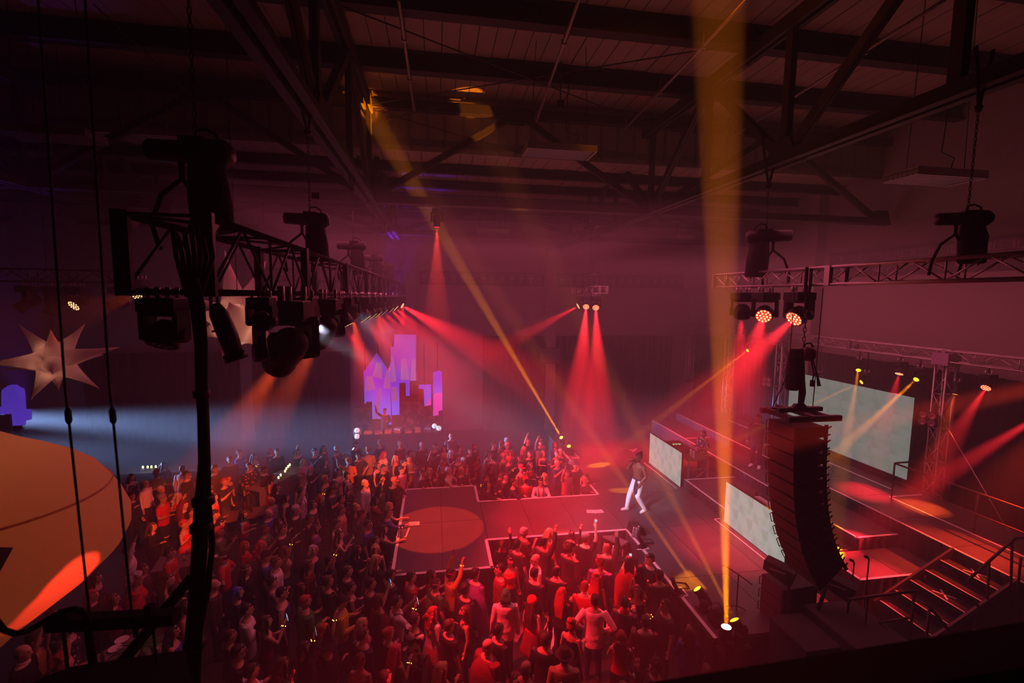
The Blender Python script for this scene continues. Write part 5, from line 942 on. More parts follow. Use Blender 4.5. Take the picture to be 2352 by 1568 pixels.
def hair_mesh(kind):
    key = ('hair', kind)
    if key in CACHE: return CACHE[key]
    mb = MB(); r2 = random.Random(len(kind)*7+3)
    if kind != 'fringe':
        mb.ell((-.024, 0, 1.683), (.096, .086, .088), 16, 10); mb.ell((-.05, 0, 1.63), (.072, .08, .07), 14, 8)
        mb.tube([(.062, -.05, 1.70), (.08, 0, 1.712), (.062, .05, 1.70)], .022, 8)
    if kind == 'fringe':
        mb.tube([(-.0, -.08, 1.62), (-.06, -.07, 1.61), (-.098, 0, 1.61), (-.06, .07, 1.61), (-.0, .08, 1.62)], [.012, .022, .024, .022, .012], 8)
    if kind == 'quiff': mb.ell((.05, 0, 1.755), (.06, .055, .035), 10, 6); mb.ell((-.01, 0, 1.76), (.07, .06, .03), 10, 6)
    if kind in ('long', 'verylong', 'wavy', 'band'):
        zb = dict(long=1.33, verylong=1.12, wavy=1.25, band=1.3)[kind]
        for y in (-.065, -.035, 0, .035, .065):
            mb.tube([(-.06, y, 1.68), (-.095, y*1.15, 1.58), (-.115, y*1.25, 1.47), (-.13, y*1.3, 1.38), (-.125, y*1.1, zb)], [.035, .036, .036, .033, .012], 8)
        for s in (-1, 1): mb.tube([(.02, .075*s, 1.68), (.015, .088*s, 1.6), (-.005, .1*s, 1.5), (0, .105*s, 1.41), (.01, .1*s, max(zb, 1.34))], [.024, .03, .03, .026, .01], 8)
    if kind in ('bob', 'bobfull'):
        for y in (-.06, -.03, 0, .03, .06): mb.tube([(-.06, y, 1.68), (-.1, y*1.25, 1.58), (-.095, y*1.3, 1.5)], [.04, .042, .03], 8)
        for s in (-1, 1): mb.tube([(.02, .07*s, 1.69), (.02, .09*s, 1.6), (.03, .088*s, 1.51)], [.03, .034, .022], 8)
    if kind in ('curly', 'afro'):
        R_ = .03 if kind == 'curly' else .055; q = 1.0 if kind == 'curly' else 1.35
        for i in range(46):
            a = r2.uniform(0, 2*PI); t = r2.uniform(0, 1.75); p = Vector((math.sin(t)*math.cos(a), math.sin(t)*math.sin(a), math.cos(t)))
            if p.x > .45 and p.z < .55: continue
            mb.ell((-.015+p.x*.1*q, p.y*.088*q, 1.665+p.z*.1*q), (R_, R_, R_), 6, 5)
        if kind == 'curly' : pass
    if kind in ('wavy',):
        for i in range(26): mb.ell((-.09-r2.random()*.06, r2.uniform(-.12, .12), r2.uniform(1.28, 1.6)), (.035, .035, .05), 6, 5)
    if kind in ('bun', 'updo'): mb.ell((-.11, 0, 1.735) if kind == 'bun' else (-.06, 0, 1.775), (.05, .05, .045) if kind == 'bun' else (.07, .07, .045), 10, 8)
    if kind == 'pony': mb.tube([(-.1, 0, 1.7), (-.15, 0, 1.66), (-.165, 0, 1.55), (-.14, 0, 1.38)], [.025, .034, .036, .012], 8)
    me = evalmesh(mb, 'hair', REMESH(.0105, 2, .45)); me.materials.append(hair_m); CACHE[key] = me; return me
def hat_mesh(kind):
    key = ('hat', kind)
    if key in CACHE: return CACHE[key]
    mb = MB()
    if kind == 'cap':
        mb.lathe([(.101, 1.665), (.104, 1.69), (.098, 1.73), (.075, 1.765), (.035, 1.783), (.001, 1.786)], (-.008, 0, 0), 20)
        mb.tube([(.06, -.06, 1.675), (.12, -.045, 1.672), (.165, 0, 1.662), (.12, .045, 1.672), (.06, .06, 1.675)], .02, 6, ell=.3); mb.box((.1, 0, 1.672), (.12, .1, .012)); mb.ell((-.008, 0, 1.786), (.01, .01, .006), 6, 4)
    elif kind == 'visor':
        mb.lathe([(.1, 1.66), (.105, 1.68), (.1, 1.705)], (-.008, 0, 0), 20); mb.box((.125, 0, 1.672), (.11, .13, .014))
    elif kind == 'fedora':
        mb.lathe([(.001, 1.80), (.05, 1.815), (.075, 1.80), (.09, 1.74), (.102, 1.69), (.105, 1.685), (.155, 1.69), (.17, 1.705), (.155, 1.682), (.1, 1.672)], (-.008, 0, 0), 24)
    elif kind == 'widehat':
        mb.lathe([(.001, 1.80), (.07, 1.79), (.098, 1.74), (.104, 1.70), (.18, 1.69), (.26, 1.675), (.255, 1.667), (.1, 1.68)], (-.008, 0, 0), 28)
    elif kind == 'witch':
        mb.lathe([(.001, 2.02), (.04, 1.92), (.085, 1.76), (.105, 1.69), (.17, 1.685), (.2, 1.675), (.1, 1.67)], (-.008, 0, 0), 24)
    elif kind == 'wrap':
        mb.lathe([(.094, 1.65), (.108, 1.68), (.106, 1.73), (.08, 1.775), (.03, 1.79), (.001, 1.79)], (-.012, 0, 0), 20); mb.ell((-.1, .02, 1.68), (.03, .04, .03), 8, 6)
    elif kind == 'band':
        mb.lathe([(.106, 1.675), (.111, 1.69), (.106, 1.705)], (-.006, 0, 0), 22)
    elif kind == 'ears':
        mb.lathe([(.104, 1.7), (.108, 1.706), (.104, 1.712)], (-.01, 0, 0), 20)
        for s in (-1, 1): mb.tube([(0, .055*s, 1.75), (0, .07*s, 1.8), (0, .08*s, 1.85)], [.03, .02, .002], 6, ell=.4)
    elif kind == 'tiara':
        for a in range(-3, 4): mb.tube([(.075*math.cos(a*.35)+.0, .1*math.sin(a*.35), 1.74), (.08*math.cos(a*.35), .1*math.sin(a*.35), 1.80-abs(a)*.008)], [.012, .002], 5)
        mb.tube([(.02, -.09, 1.735), (.07, -.05, 1.74), (.085, 0, 1.742), (.07, .05, 1.74), (.02, .09, 1.735)], .008, 6)
    elif kind == 'mask':
        mb.tube([(.05, -.08, 1.637), (.1, -.035, 1.64), (.112, 0, 1.64), (.1, .035, 1.64), (.05, .08, 1.637)], [.012, .022, .014, .022, .012], 8, ell=.4)
    elif kind == 'glasses':
        for s in (-1, 1):
            mb.ell((.108, .033*s, 1.638), (.006, .026, .02), 10, 6); mb.tube([(.1, .06*s, 1.642), (.0, .084*s, 1.64)], .004, 5)
        mb.tube([(.11, -.012, 1.64), (.11, .012, 1.64)], .004, 5)
    me = mb.mesh('hat', cloth_m); CACHE[key] = me; return me
def extra_mesh(kind):
    key = ('extra', kind)
    if key in CACHE: return CACHE[key]
    mb = MB()
    if kind in ('cape', 'robe'):
        wide = .3 if kind == 'cape' else .36; N = 22; rows = 10; vs = []
        for j in range(rows+1):
            t = j/rows; z = 1.46-t*(1.0 if kind == 'cape' else 1.2)
            for i in range(N+1):
                a = PI*.5+PI*i/N if kind == 'cape' else PI*.25+PI*1.5*i/N
                r_ = .1+min(t*6, 1)*(.12+.06*t)+.02*math.sin(i*2.1)*t; wy = (.13+min(t*4, 1)*(wide-.13)+.04*t)
                vs.append((-.02+r_*math.cos(a)*1.0, wy*math.sin(a)*(1+.03*math.sin(i*2.1)*t), z-.03*abs(math.sin(a))*(1-t)))
        fs = [(j*(N+1)+i, j*(N+1)+i+1, (j+1)*(N+1)+i+1, (j+1)*(N+1)+i) for j in range(rows) for i in range(N)]
        mb.add(vs, fs, True); me = evalmesh(mb, 'cape', [('SOLIDIFY', dict(thickness=.012))])
    elif kind == 'backpack':
        mb.ell((-.2, 0, 1.2), (.1, .15, .2), 16, 12)
        for s in (-1, 1): mb.tube([(-.13, .1*s, 1.33), (-.05, .115*s, 1.455), (.1, .115*s, 1.40), (.13, .12*s, 1.25), (.02, .165*s, 1.08), (-.12, .13*s, 1.04)], .017, 6, ell=1.6)
        mb.tube([(-.29, -.1, 1.12), (-.305, 0, 1.12), (-.29, .1, 1.12), (-.28, .1, 1.26), (-.295, 0, 1.28), (-.28, -.1, 1.26), (-.29, -.1, 1.12)], .012, 6)
        me = evalmesh(mb, 'backpack', [('REMESH', dict(mode='VOXEL', voxel_size=.014)), ('SMOOTH', dict(iterations=1))])
    elif kind == 'suspenders':
        for s in (-1, 1): mb.tube([(-.125, .02*s, 1.02), (-.135, .05*s, 1.3), (-.06, .09*s, 1.458), (.08, .09*s, 1.43), (.143, .08*s, 1.3), (.12, .075*s, 1.02)], .014, 6, ell=.5)
        me = mb.mesh('suspenders', cloth_m)
    elif kind == 'collar':
        mb.lathe([(.075, 1.45), (.08, 1.475), (.07, 1.50), (.066, 1.495), (.066, 1.46)], (-.008, 0, 0), 18); me = mb.mesh('collar', cloth_m)
    elif kind == 'star':
        pts = []
        for i in range(10): a = PI/2+i*PI/5; r_ = .075 if i % 2 == 0 else .032; pts.append((.15, math.cos(a)*r_, 1.3+math.sin(a)*r_))
        mb.add(pts+[(x-.06, y, z) for x, y, z in pts], [tuple(range(10))]+[(i, (i+1) % 10, (i+1) % 10+10, i+10) for i in range(10)]); me = mb.mesh('star_print', cloth_m)
    elif kind == 'letter':
        mb.tube([(.148, .075, 1.4), (.152, .075, 1.26), (.148, .04, 1.2), (.148, -.04, 1.2), (.152, -.075, 1.26), (.148, -.075, 1.4)], .022, 6, ell=.6); me = mb.mesh('letter_print', cloth_m)
    elif kind == 'scarf':
        mb.lathe([(.07, 1.43), (.1, 1.45), (.1, 1.49), (.07, 1.5)], (-.006, 0, 0), 18); mb.tube([(.09, .05, 1.45), (.15, .06, 1.3), (.15, .06, 1.1)], [.03, .035, .04], 8, ell=.4); me = mb.mesh('scarf', cloth_m)
    me.materials.clear(); me.materials.append(cloth_m); CACHE[key] = me; return me
band_m = mat('wristband', (.05, .04, .03), .4); glow_m = mat('wristband_glow', (.9, .5, .1), .4, em=(1, .42, .04), es=7, sample=False)
def wrist_band(sex, pname):
    key = ('band', sex, pname)
    if key in CACHE: return CACHE[key]
    sh, e, w_ = arm_pts(sex, POSES[pname][1], -1); d = (w_-e).normalized(); x, y, _ = frame(d); mb = MB(); c = w_-d*.025
    mb.tube([c-d*.013, c+d*.013], .034, 12)
    mb.mi = 1
    for a in (.4, 1.7, 3.3, 4.9): mb.ell(c+(x*math.cos(a)+y*math.sin(a))*.035, (.01, .01, .01), 6, 5)
    CACHE[key] = mb.mesh('wristband', [band_m, glow_m]); return CACHE[key]
SKINS = [(.55, .33, .24), (.62, .40, .30), (.5, .29, .2), (.4, .22, .14), (.66, .45, .35)]
def part(name, me, parent, c, m=None):
    o = bpy.data.objects.new(name, me); col.objects.link(o); o.parent = parent; o.color = (*c, 1)
    if m: o.material_slots[0].link = 'OBJECT'; o.material_slots[0].material = m
    return o
def person(x, y, z, ang, sex, pose, hair, hc, top, tc, label, legs='trousers', lc=(.02, .02, .025), hat=None, hatc=(.02, .02, .02), extra=None, exc=(.3, .02, .02), band=False, scale=1, skin=None, group='people in the crowd on the dance floor', m=None, low=0):
    sx = (1 if sex == 'm' else .945)*scale
    o = bpy.data.objects.new('person', body_mesh(sex, pose)); col.objects.link(o); o.color = (*(skin or rnd.choice(SKINS)), 1)
    o.location = (x, y, z-low); o.rotation_euler = (0, 0, rad(ang)); o.scale = (sx, sx, sx)
    tag(o, label, 'person', group)
    if hair not in ('bald',): part('hair', hair_mesh(hair), o, hc)
    if hat: part({'cap': 'cap', 'visor': 'visor', 'fedora': 'hat', 'widehat': 'hat', 'witch': 'hat', 'wrap': 'head_wrap', 'band': 'headband', 'ears': 'headband', 'tiara': 'tiara', 'mask': 'mask', 'glasses': 'glasses'}[hat], hat_mesh(hat), o, hatc)
    if top: part({'dress': 'bodice', 'gown': 'gown', 'jacket': 'jacket'}.get(top, 'shirt'), top_mesh(sex, pose, top), o, tc, m)
    part('skirt' if legs != 'trousers' else 'trousers', legs_mesh(sex, legs), o, lc, m if legs != 'trousers' else None)
    part('shoes', shoes_mesh(), o, (.02, .018, .018))
    if extra: part(extra, extra_mesh(extra), o, exc)
    if band: part('wristband', wrist_band(sex, pose), o, (1, 1, 1))
    return o
C_ = dict(k=(.012, .011, .013), d=(.045, .04, .045), g=(.18, .18, .2), w=(.72, .68, .68), b=(.03, .06, .3), n=(.018, .022, .07), r=(.55, .015, .02), m=(.18, .012, .025), p=(.55, .2, .22), y=(.6, .42, .05), o=(.5, .2, .04), t=(.38, .26, .13), B=(.07, .035, .02), L=(.48, .32, .15), R=(.4, .05, .03), G=(.04, .2, .06), O=(.10, .12, .04), v=(.16, .06, .25), S=(.42, .42, .45), U=(.04, .08, .55), H=(.7, .03, .12))
cow = pattern('cow_print', 'blotch', (.02, .015, .015), (.75, .68, .64), 5.5); leo = pattern('leopard_print', 'spots', (.05, .03, .02), (.5, .33, .15), 26); chk = pattern('check_cloth', 'check', (.05, .045, .05), (.2, .18, .19), 22); flo = pattern('floral_cloth', 'spots', (.65, .3, .25), (.03, .02, .025), 11); dot = pattern('polka_cloth', 'spots', (.7, .65, .65), (.04, .02, .03), 16)
PATS = dict(cow=cow, leo=leo, chk=chk, flo=flo, dot=dot)
STAGE = [(T0, T1, U0, U1), (T1-.3, S0+.3, R0, R1), (S0, 14.5, 7.4, 20.8)]
SINGER = Vector((6.0, 12.75))
PH = []
# px py of the head | facing (P performer, C camera, L left, A away, R right, or an offset in degrees from P) | sex pose hair hair-colour top colour | what sets the person apart | options
CROWD = '''
302 1094|P|f drink long k tank k|woman with long dark hair and bare shoulders at the far left by the orange lamp
334 1108|P|m stand fringe d long w|bald man in a dark red cape with stiff white collar|ex=cape,m col=w
419 1076|A|m stand short B long w|man in a pale shirt seen from behind, before the bar counter
430 1093|P|m stand short k long k|dark haired man beside the pale shirt near the bar counter
373 1146|P|m bent short d tee r|man in a grey hood and padded red top, far left|hat=wrap,g
409 1139|P|f drink wavy S tee r|woman with grey brown hair in red, hand at her face
437 1183|P|m stand short k tank o|man in an orange vest left of the cable bundle
349 1211|P|f bent long B long k|woman with long dark hair and dark hood near the orange lamp
422 1216|P|f drink curly R dress r|woman with curly red hair in a draped red dress|legs=skirt,r
480 1134|P|m stand short k tee m|man in a red and white cap just right of the cables|hat=cap,p
502 1138|P|m brow short d tank r|person with an arm over the face in a red vest right of the cables
492 1181|P|m stand quiff k long k|man with dark swept hair in black right of the cables
506 1206|P|f stand bob k long d|dark woman half hidden behind the auburn quiff
500 1223|P|m clap quiff R jacket O|man with auburn quiff in a green jacket right of the cables
558 1180|P|f bent bob k tank r|woman in a red top with green sleeves by the bottle table|ex=scarf,G
528 1059|C|m stand short B long n|faint man standing far back in violet haze
573 1073|P|m stand short k shirt k|man in a black shirt covered in pink lip prints|pat=flo
584 1052|P|f drink long k tank d|faint woman far back lifting a lit drink|band
638 1043|C|m stand short k long k|far man in dark clothes with a pale star on his chest
617 1074|P|f bent short k long k|person in a pale scarf beside the cloth covered table|ex=scarf,w
684 1060|C|f bent long L long p|blonde woman in a pale top and pink skirt by the candle table|legs=skirt,p lc=p
683 1038|P|f armup bob k tank d|woman behind the blonde one, raising a bare arm
624 1096|P|f bent long k dress r|woman with long dark hair and red neckline by the candle table|legs=skirt,r
622 1124|P|f stand verylong k long k|woman with very long dark hair in front of the candle table
626 1149|P|m stand fringe d long g|bald man in a grey shirt, back turned
654 1146|P|f stand bob k tank k|woman with dark bob in a black dress with red trim|legs=skirt,k
617 1180|P|m stand fringe d long b|bald bearded man in a blue shirt
688 1114|P|f stand bob B tank d|woman wearing dark glasses in the middle left crowd|hat=glasses,k
692 1131|P|m armup short k long w|man in a white shirt with black braces lifting a phone|ex=suspenders,k phone
747 1102|P|f stand curly L tank k|woman with fluffy pale hair and a small tiara|hat=tiara,S
768 1112|P|m drink short k long k|dark haired man drinking, behind the tiara woman
764 1125|P|m clap short k tee d|man in a flat cap clapping|hat=cap,d
776 1085|P|f stand long k dress p|woman in a pale pink front with face lit red|legs=skirt,p
797 1091|P|m stand short k jacket k|man in a black suit with pale shirt front under the hat man|col=w
800 1062|C|m wave short B tee o|person in an orange bucket hat waving|hat=cap,o
822 1047|C|m hip short k tee d|person in a dark horned hood with folded arms|hat=ears,k
845 1036|C|m stand short B jacket t|man in a tan jacket with hat and sunglasses, far centre|hat=fedora,t
802 1119|P|f stand bob S long w|person with grey bob in a light striped top|pat=dot
839 1111|P|m stand short S shirt w|grey haired man in a pale shirt in profile by the suit man
736 1147|P|f armup wavy R tee k|woman with long wavy red hair raising her wrist|band
719 1161|P|f stand bob k tank d|woman with dark bob next to the wavy redhead
680 1176|P|m bent short k long k|person in a grey head wrap and black top|hat=wrap,S
713 1190|P|m stand short k long k|masked man in black in the middle left crowd|hat=mask,k
788 1167|P|m stand short B tee p|young man in a pale T-shirt left of the raised forearm
817 1167|P|f brow updo L tank g|woman with blond updo in a grey top, forearm over her head
774 1199|P|m stand short k long w|dark haired man in a white shirt seen from behind, mid left
722 1210|P|f stand bob k long v|dark haired woman in a violet top, mid crowd
649 1217|P|m phone short k long k|man whose face is lit by a small phone|phone
608 1213|P|m clap short B tee G|man in a green and orange tunic clapping
848 1205|P|m stand short k tee b|man with glasses in a blue and red top left of the thrust|hat=glasses,k
783 1144|P|m stand short k long k|man in black between the young man and the redhead
639 1203|P|f clap bob k long n|dark haired woman clapping with bright hands
563 1250|P|f stand long R tee r|woman with long reddish blond hair in a red top with black strap
600 1253|P|f phone wavy H tank k|woman with bright red long hair looking down
512 1276|L|m hip short k tee r|man in a white visor and red grey top facing left|hat=visor,w ex=collar,g
564 1311|P|f stand verylong k long k|woman with very long dark hair and thin hair band|hat=band,S
611 1274|P|m stand short k tee b|man in a dark cap and blue T-shirt|hat=cap,k
634 1288|P|m stand short B long w|man in a long pale lavender shirt, back turned, mid left
653 1264|P|f armup bob B tank t|woman in a leopard print top with raised hand|pat=leo band
720 1264|P|f stand bob S tank k|woman with blue grey hair looking up
707 1301|P|f stand long B long m|woman with long brown hair in a dark red top, mid left
758 1285|P|m armup short k tee d|man in a dark grey T-shirt with raised lit wrist|band
753 1338|P|m stand short B long k|man with yellow straps over black|ex=suspenders,y
657 1359|P|m stand short k tank b|man with dark hair in a blue tank top
681 1353|P|f stand long B tank d|woman with long brown hair beside the blue tank top
701 1385|P|m bent short R jacket G|man with auburn hair in a white and green jacket|col=w
545 1367|P|f stand bobfull U long k|woman with bright blue bob hair
784 1379|P|m bent short k long y|person in a black striped cap with yellow cape collar|hat=cap,k
491 1340|P|m stand fringe d long B|person with pale pointed mask at the edge of the cables|hat=mask,w
779 1227|P|f phone verylong k tank m|woman with very long black hair taking a photo left of the thrust|phone
878 1218|P|f reach long k tank m|woman with dark hair at the thrust edge, arm on the stage
862 1238|P|f stand pony k tee k|woman with pulled back dark hair at the thrust edge
861 1264|C|f stand bob L tank k|smiling blonde woman facing the camera at the thrust edge
821 1264|P|f bent verylong k tee k|woman with very long dark hair and clenched fists
864 1290|P|f reach long L long k|blonde woman in black with elbow on the thrust
798 1309|P|m stand short B long d|man with short brown hair looking down by the thrust
806 1347|P|f bent bun k tank k|woman with dark bun and bare shoulders
862 1341|P|m phone short k tee d|man in a dark violet T-shirt holding up a bright phone|phone
901 1328|P|m stand short k long k|dark haired person below the near corner of the thrust
946 1322|P|m bent short k long r|man in a bright red long shirt below the thrust
975 1327|P|f bent bob k tee r|dark haired woman in a red top right of the red shirt man
903 1380|P|m photo short k tee w|man in a white top with a red backpack taking a photo|ex=backpack,m phone band
876 1382|P|f stand bob B tank d|woman with a brown bow in her hair
1000 1337|P|m stand short k tee G|man with headband, green shirt and olive backpack|ex=backpack,O hat=band,p
567 1398|P|m drink short k shirt w|man in a long white shirt bringing a hand to his mouth
528 1462|P|f stand pony B long k|woman with pink framed glasses and tied brown hair, lower left|hat=glasses,p
548 1499|P|m stand short k long k|man in black with dark glasses, lower left|hat=glasses,k
610 1433|P|f phone wavy B tank m|woman in dark red lifting a blue lit phone|phone band
600 1532|P|m bent short k long w|man with black hair and pale collar at the bottom edge
645 1523|P|f stand wavy B long k|woman with long wavy brown hair at the bottom edge
693 1492|P|f armup bob k long k|woman hidden but for a raised arm with phone and lit band|phone band
749 1488|P|f drink short k long k|person in a black pointed hat|hat=witch,k
737 1452|P|f armup wavy R tank m|red haired woman with hair band and raised arm with lit band|band hat=band,o
832 1430|P|f stand verylong L long p|woman with long straight blond hair, lower middle
847 1458|P|m stand short B long n|man with short brown hair in a dark navy top
881 1462|P|f bent bun R long k|woman with copper hair knotted at the back
909 1494|P|f drink verylong H dress k|woman with long bright red hair in a strapless black dress|legs=skirt,k band
954 1418|P|m stand short B shirt w|man in a cow print shirt seen from behind|pat=cow
993 1404|P|f stand wavy R long w|red haired woman in a fluffy white cardigan|legs=skirt,p
1032 1431|P|m stand short B tee k|man with cropped hair in a black T-shirt, back turned, lower middle
828 1520|A|f stand curly B tank o|woman with curly brown hair in an orange tank top at the bottom
1015 1538|P|f drink verylong L tank p|woman with long blond hair and a drink at the bottom edge
884 1556|P|m stand short B long k|cropped brown head at the bottom edge under the red hair
1036 1315|P|m cheer short k long y|man in yellow and black with both arms raised and lit band|band hat=band,r
1092 1321|P|m stand short k long v|man with dark hair in a violet black cape top|ex=cape,v
1148 1313|L|m stand short k long m|dark haired man in profile looking left in red black top
1152 1250|A|f armup pony B long k|woman with brown ponytail, black dress and red scarf, arm raised|ex=scarf,r
1181 1248|P|m stand short k tee B|man in a brown grey T-shirt before the runway
1171 1290|C|f stand long k tank r|woman in a red mask and hair band facing the camera|hat=mask,r
1230 1287|L|m stand bald k tee w|bald man with glasses in a white T-shirt|hat=glasses,k
1228 1318|P|m stand short k jacket k|man with black hair in a black jacket before the white T-shirt
1250 1246|P|m armup short k jacket d|person in a dark hood with white piping raising one arm
1278 1310|P|m stand short k jacket k|man in a black coat with white collar|ex=collar,w
1161 1365|A|m stand bobfull G shirt w|person with green hair in a long white shirt, back turned
1223 1386|P|f stand verylong B tank r|woman in a red dress with a long dark plait|legs=skirt,m hat=wrap,r
1291 1363|P|f drink verylong R long k|woman with very long red hair in black, in the near pit
1069 1353|P|m stand curly k jacket k|man with black curly hair in a piped black jacket
1068 1404|L|f drink long B tank k|masked woman with long dark hair and bare arms|hat=mask,r ex=suspenders,k
1317 1232|P|f armup long k long k|woman with cat ears raising a black sleeved arm|hat=ears,k
1341 1236|P|m armup short B tee k|man in a grey cap holding up a phone by the runway|hat=cap,g phone
1309 1264|P|m stand afro B jacket d|man with big frizzy hair in a dark jacket, back turned
1378 1301|P|m stand curly R jacket v|man with curly reddish hair in a violet black jacket
1372 1327|P|f stand verylong R tank m|woman with long red hair and a white hair band|hat=band,w
1343 1345|P|m stand short R long r|man in a bright red jumper with white collar|ex=collar,w
1366 1382|A|m hip short B shirt w|balding man in a pale untucked shirt and dark trousers, back turned
1447 1289|P|f photo verylong k tank r|woman with long black hair in a red cape taking a photo|ex=cape,r phone
1488 1289|L|m stand short k long k|man in black with a pink head band beside the stage edge|hat=band,p
1479 1313|P|f bent wavy k tank p|woman with dark hair band and pink strapped top|hat=band,d
1510 1322|P|m bent short k tee B|man in a brown T-shirt leaning to the stage edge
1463 1356|C|f stand wavy B tank k|smiling woman in a low black dress facing the camera|legs=skirt,k
1436 1380|P|m drink short B jacket d|man in a grey jacket with wide red collar|ex=scarf,r
1528 1388|L|m drink short k tee d|man in a dark T-shirt facing left, hand at chest, by the stage edge|band
1124 1478|P|m stand fringe d gown m|bald man in a long dark red gown|ex=cape,m
1208 1538|P|m stand fringe k long k|bald dark clad man at the bottom edge, left of the hat
1293 1504|A|m stand short k jacket t|man in a felt hat and tweed suit, back turned, at the bottom edge|hat=fedora,B ex=collar,w
1256 1476|P|m stand short B long k|man with dark brown hair in black, left of the felt hat
1313 1442|P|f bent updo R dress k|woman with pinned curls and ribbon in black|legs=skirt,k hat=band,r
1142 1450|P|m stand short k long k|dark haired person under the hem of the white shirt
1482 1426|A|m bent short d long m|man with shaved head in a wine red shirt, back turned
1505 1526|L|m phone curly k long k|curly dark head facing left at the bottom edge by the balcony|phone
61 1497|R|m stand fringe d jacket k|bald man in a dark jacket at the lower left corner|col=w
102 1459|P|m armup short k tank o|man with hat in an orange sleeveless top, lower left|hat=cap,d
158 1475|R|f reach bun B tank p|woman with a brown bun and pale sash reaching over the table
140 1521|R|f stand afro R long o|person in a fluffy orange wig at the lower left
264 1389|P|f bent long B tee m|woman with long dark hair in profile left of the red robe
152 1452|P|f stand bob k dress k|woman in a wide red hat and dotted dress, lower left|hat=widehat,r pat=dot legs=skirt,k
295 1266|P|m armup short k long w|man in a white shirt reaching up a cuffed arm beside the orange lamp
328 1303|P|f stand long B long d|woman with long brown hair behind the red robe
314 1332|P|f stand afro S gown r|person with a big grey wig and broad red robe|ex=robe,r
390 1271|P|m drink short k tee r|man in a red T-shirt with black undersleeves left of the cables
384 1364|P|m stand short k long k|dark person under the red T-shirt man
424 1392|P|f drink bob k tank r|woman in red partly behind the cable bundle
1035 1001|C|m stand fringe S long d|bald bearded man in a checked shirt standing far back|pat=chk
1002 1028|P|m drink short k jacket k|man in a dark suit far back, drinking
1018 1029|C|f stand long k tank o|woman beside the dark suit man far back
1079 1033|P|m stand short k long k|man in black before an orange cloth, far back
1090 1026|P|m brow short B long k|man with raised arms over his head, far back
882 1041|P|f stand wavy R long w|woman with curly red hair, horns and a white cloak|ex=cape,w hat=ears,r
909 1053|P|f stand long L tank k|woman with long fair hair in profile, far centre
939 1050|P|m bent short k jacket g|man in a grey waistcoat, far centre
866 1069|P|f stand bob B tank k|woman with face lit red under the horned cloak
881 1074|P|m stand short k long k|man with dark quiff lit red, left of the thrust corner
927 1064|P|m stand short k long k|man in black with pale collar near the far thrust corner|ex=collar,w
880 1097|P|m stand short k jacket k|man in a black suit with open white collar|ex=collar,w
914 1104|P|f bent bun B tank k|woman with dark bun at the far corner of the thrust
951 1103|P|m lean short k long B|person in a pink and white cap behind the thrust|hat=cap,p
986 1087|P|f stand long L tank k|woman with long blond hair behind the thrust
985 1107|P|m lean short k tee k|man with both arms laid on the thrust edge, far side
1025 1102|P|m lean short S tank w|person with cropped grey hair leaning bare arms on the thrust
1046 1090|P|m lean short L tee k|man with blond hair and head band behind the thrust|hat=band,p
1036 1081|P|f stand long k long k|dark haired woman behind the head band man
1018 1076|P|f stand long B long k|woman with parted brown hair, third row behind the thrust
1011 1089|P|f lean bob B long d|woman with folded arms behind the thrust
1065 1080|P|f stand long B long n|woman in navy behind the thrust, right part
1088 1093|P|f reach bob k long k|woman raising a lit band near the inner thrust corner|band
1080 1104|P|m lean short k long k|dark haired man at the inner corner of the thrust
861 1152|P|f reach bob k long m|woman with cat hair band, face lit red at the thrust edge|hat=ears,k
893 1174|P|f reach long L tank k|blonde woman stretching her bare arm across the thrust edge
905 1166|P|m reach short B long b|person in blue and red sleeves reaching over the thrust
974 1076|P|f stand long k tank d|dark haired woman in the second row behind the thrust
1165 1024|C|m wave short B tee r|man in a head scarf and red football shirt with raised hand|hat=wrap,p ex=letter,w
1121 1041|P|f stand bob k tank k|woman in a low black top, far centre right
1131 1051|A|m stand short k long g|man in a grey jumper, back turned, far right crowd
1127 1073|P|f stand long k long k|woman with a flower hair band|hat=band,p
1190 1052|P|f stand verylong k long k|woman with very long dark hair right of the football shirt
1216 1042|C|m stand short k long k|man in black with a light star on his chest, far right crowd|ex=star,w
1218 1071|P|f bent long B long m|woman lit red below the star man
1197 1074|P|m stand short k tank o|man in a small hat and orange vest|hat=cap,r
1160 1096|P|m stand short k long k|dark man with pale face in the far runway pit
1162 1111|P|m lean short k long n|dark haired man with arms on the runway, far side
1204 1103|A|m stand short k tee r|man in a red cap and red T-shirt beside the runway|hat=cap,r
1280 1062|P|m photo short L tee b|man in a blue T-shirt holding up a phone by the stage|phone
1252 1096|P|f brow bob L dress k|blonde woman in a dotted dress shading her eyes|pat=dot legs=skirt,k
1248 1114|C|m lean short k long w|man in a white shirt and braces leaning on the runway|hat=mask,k ex=suspenders,k
1302 1084|P|m armup short B long p|man in a pale coat holding a round hat up
1113 1124|P|f reach long k long k|woman stretching a bare arm up at the inner runway corner
1142 1136|P|f lean bob k long k|woman with chin at the runway edge
'''
def region(x, y):
    if x < T0-.2: return 'far left' if x < -5.5 else ('left of the thrust' if y > 11 else 'lower left')
    if y > 14: return 'behind the thrust' if x < T1 else 'beyond the runway'
    return 'below the thrust' if x < T1 else 'in the near pit'
people = []
def clear(x, y, m=.27):
    for a, b, c, d in STAGE:
        if a-m < x < b+m and c-m < y < d+m:
            o = [(x-(a-m), 0), ((b+m)-x, 1), (y-(c-m), 2), ((d+m)-y, 3)]; k = min(o)[1]; x, y = (a-m, y) if k == 0 else (b+m, y) if k == 1 else (x, c-m) if k == 2 else (x, d+m)
    return x, y
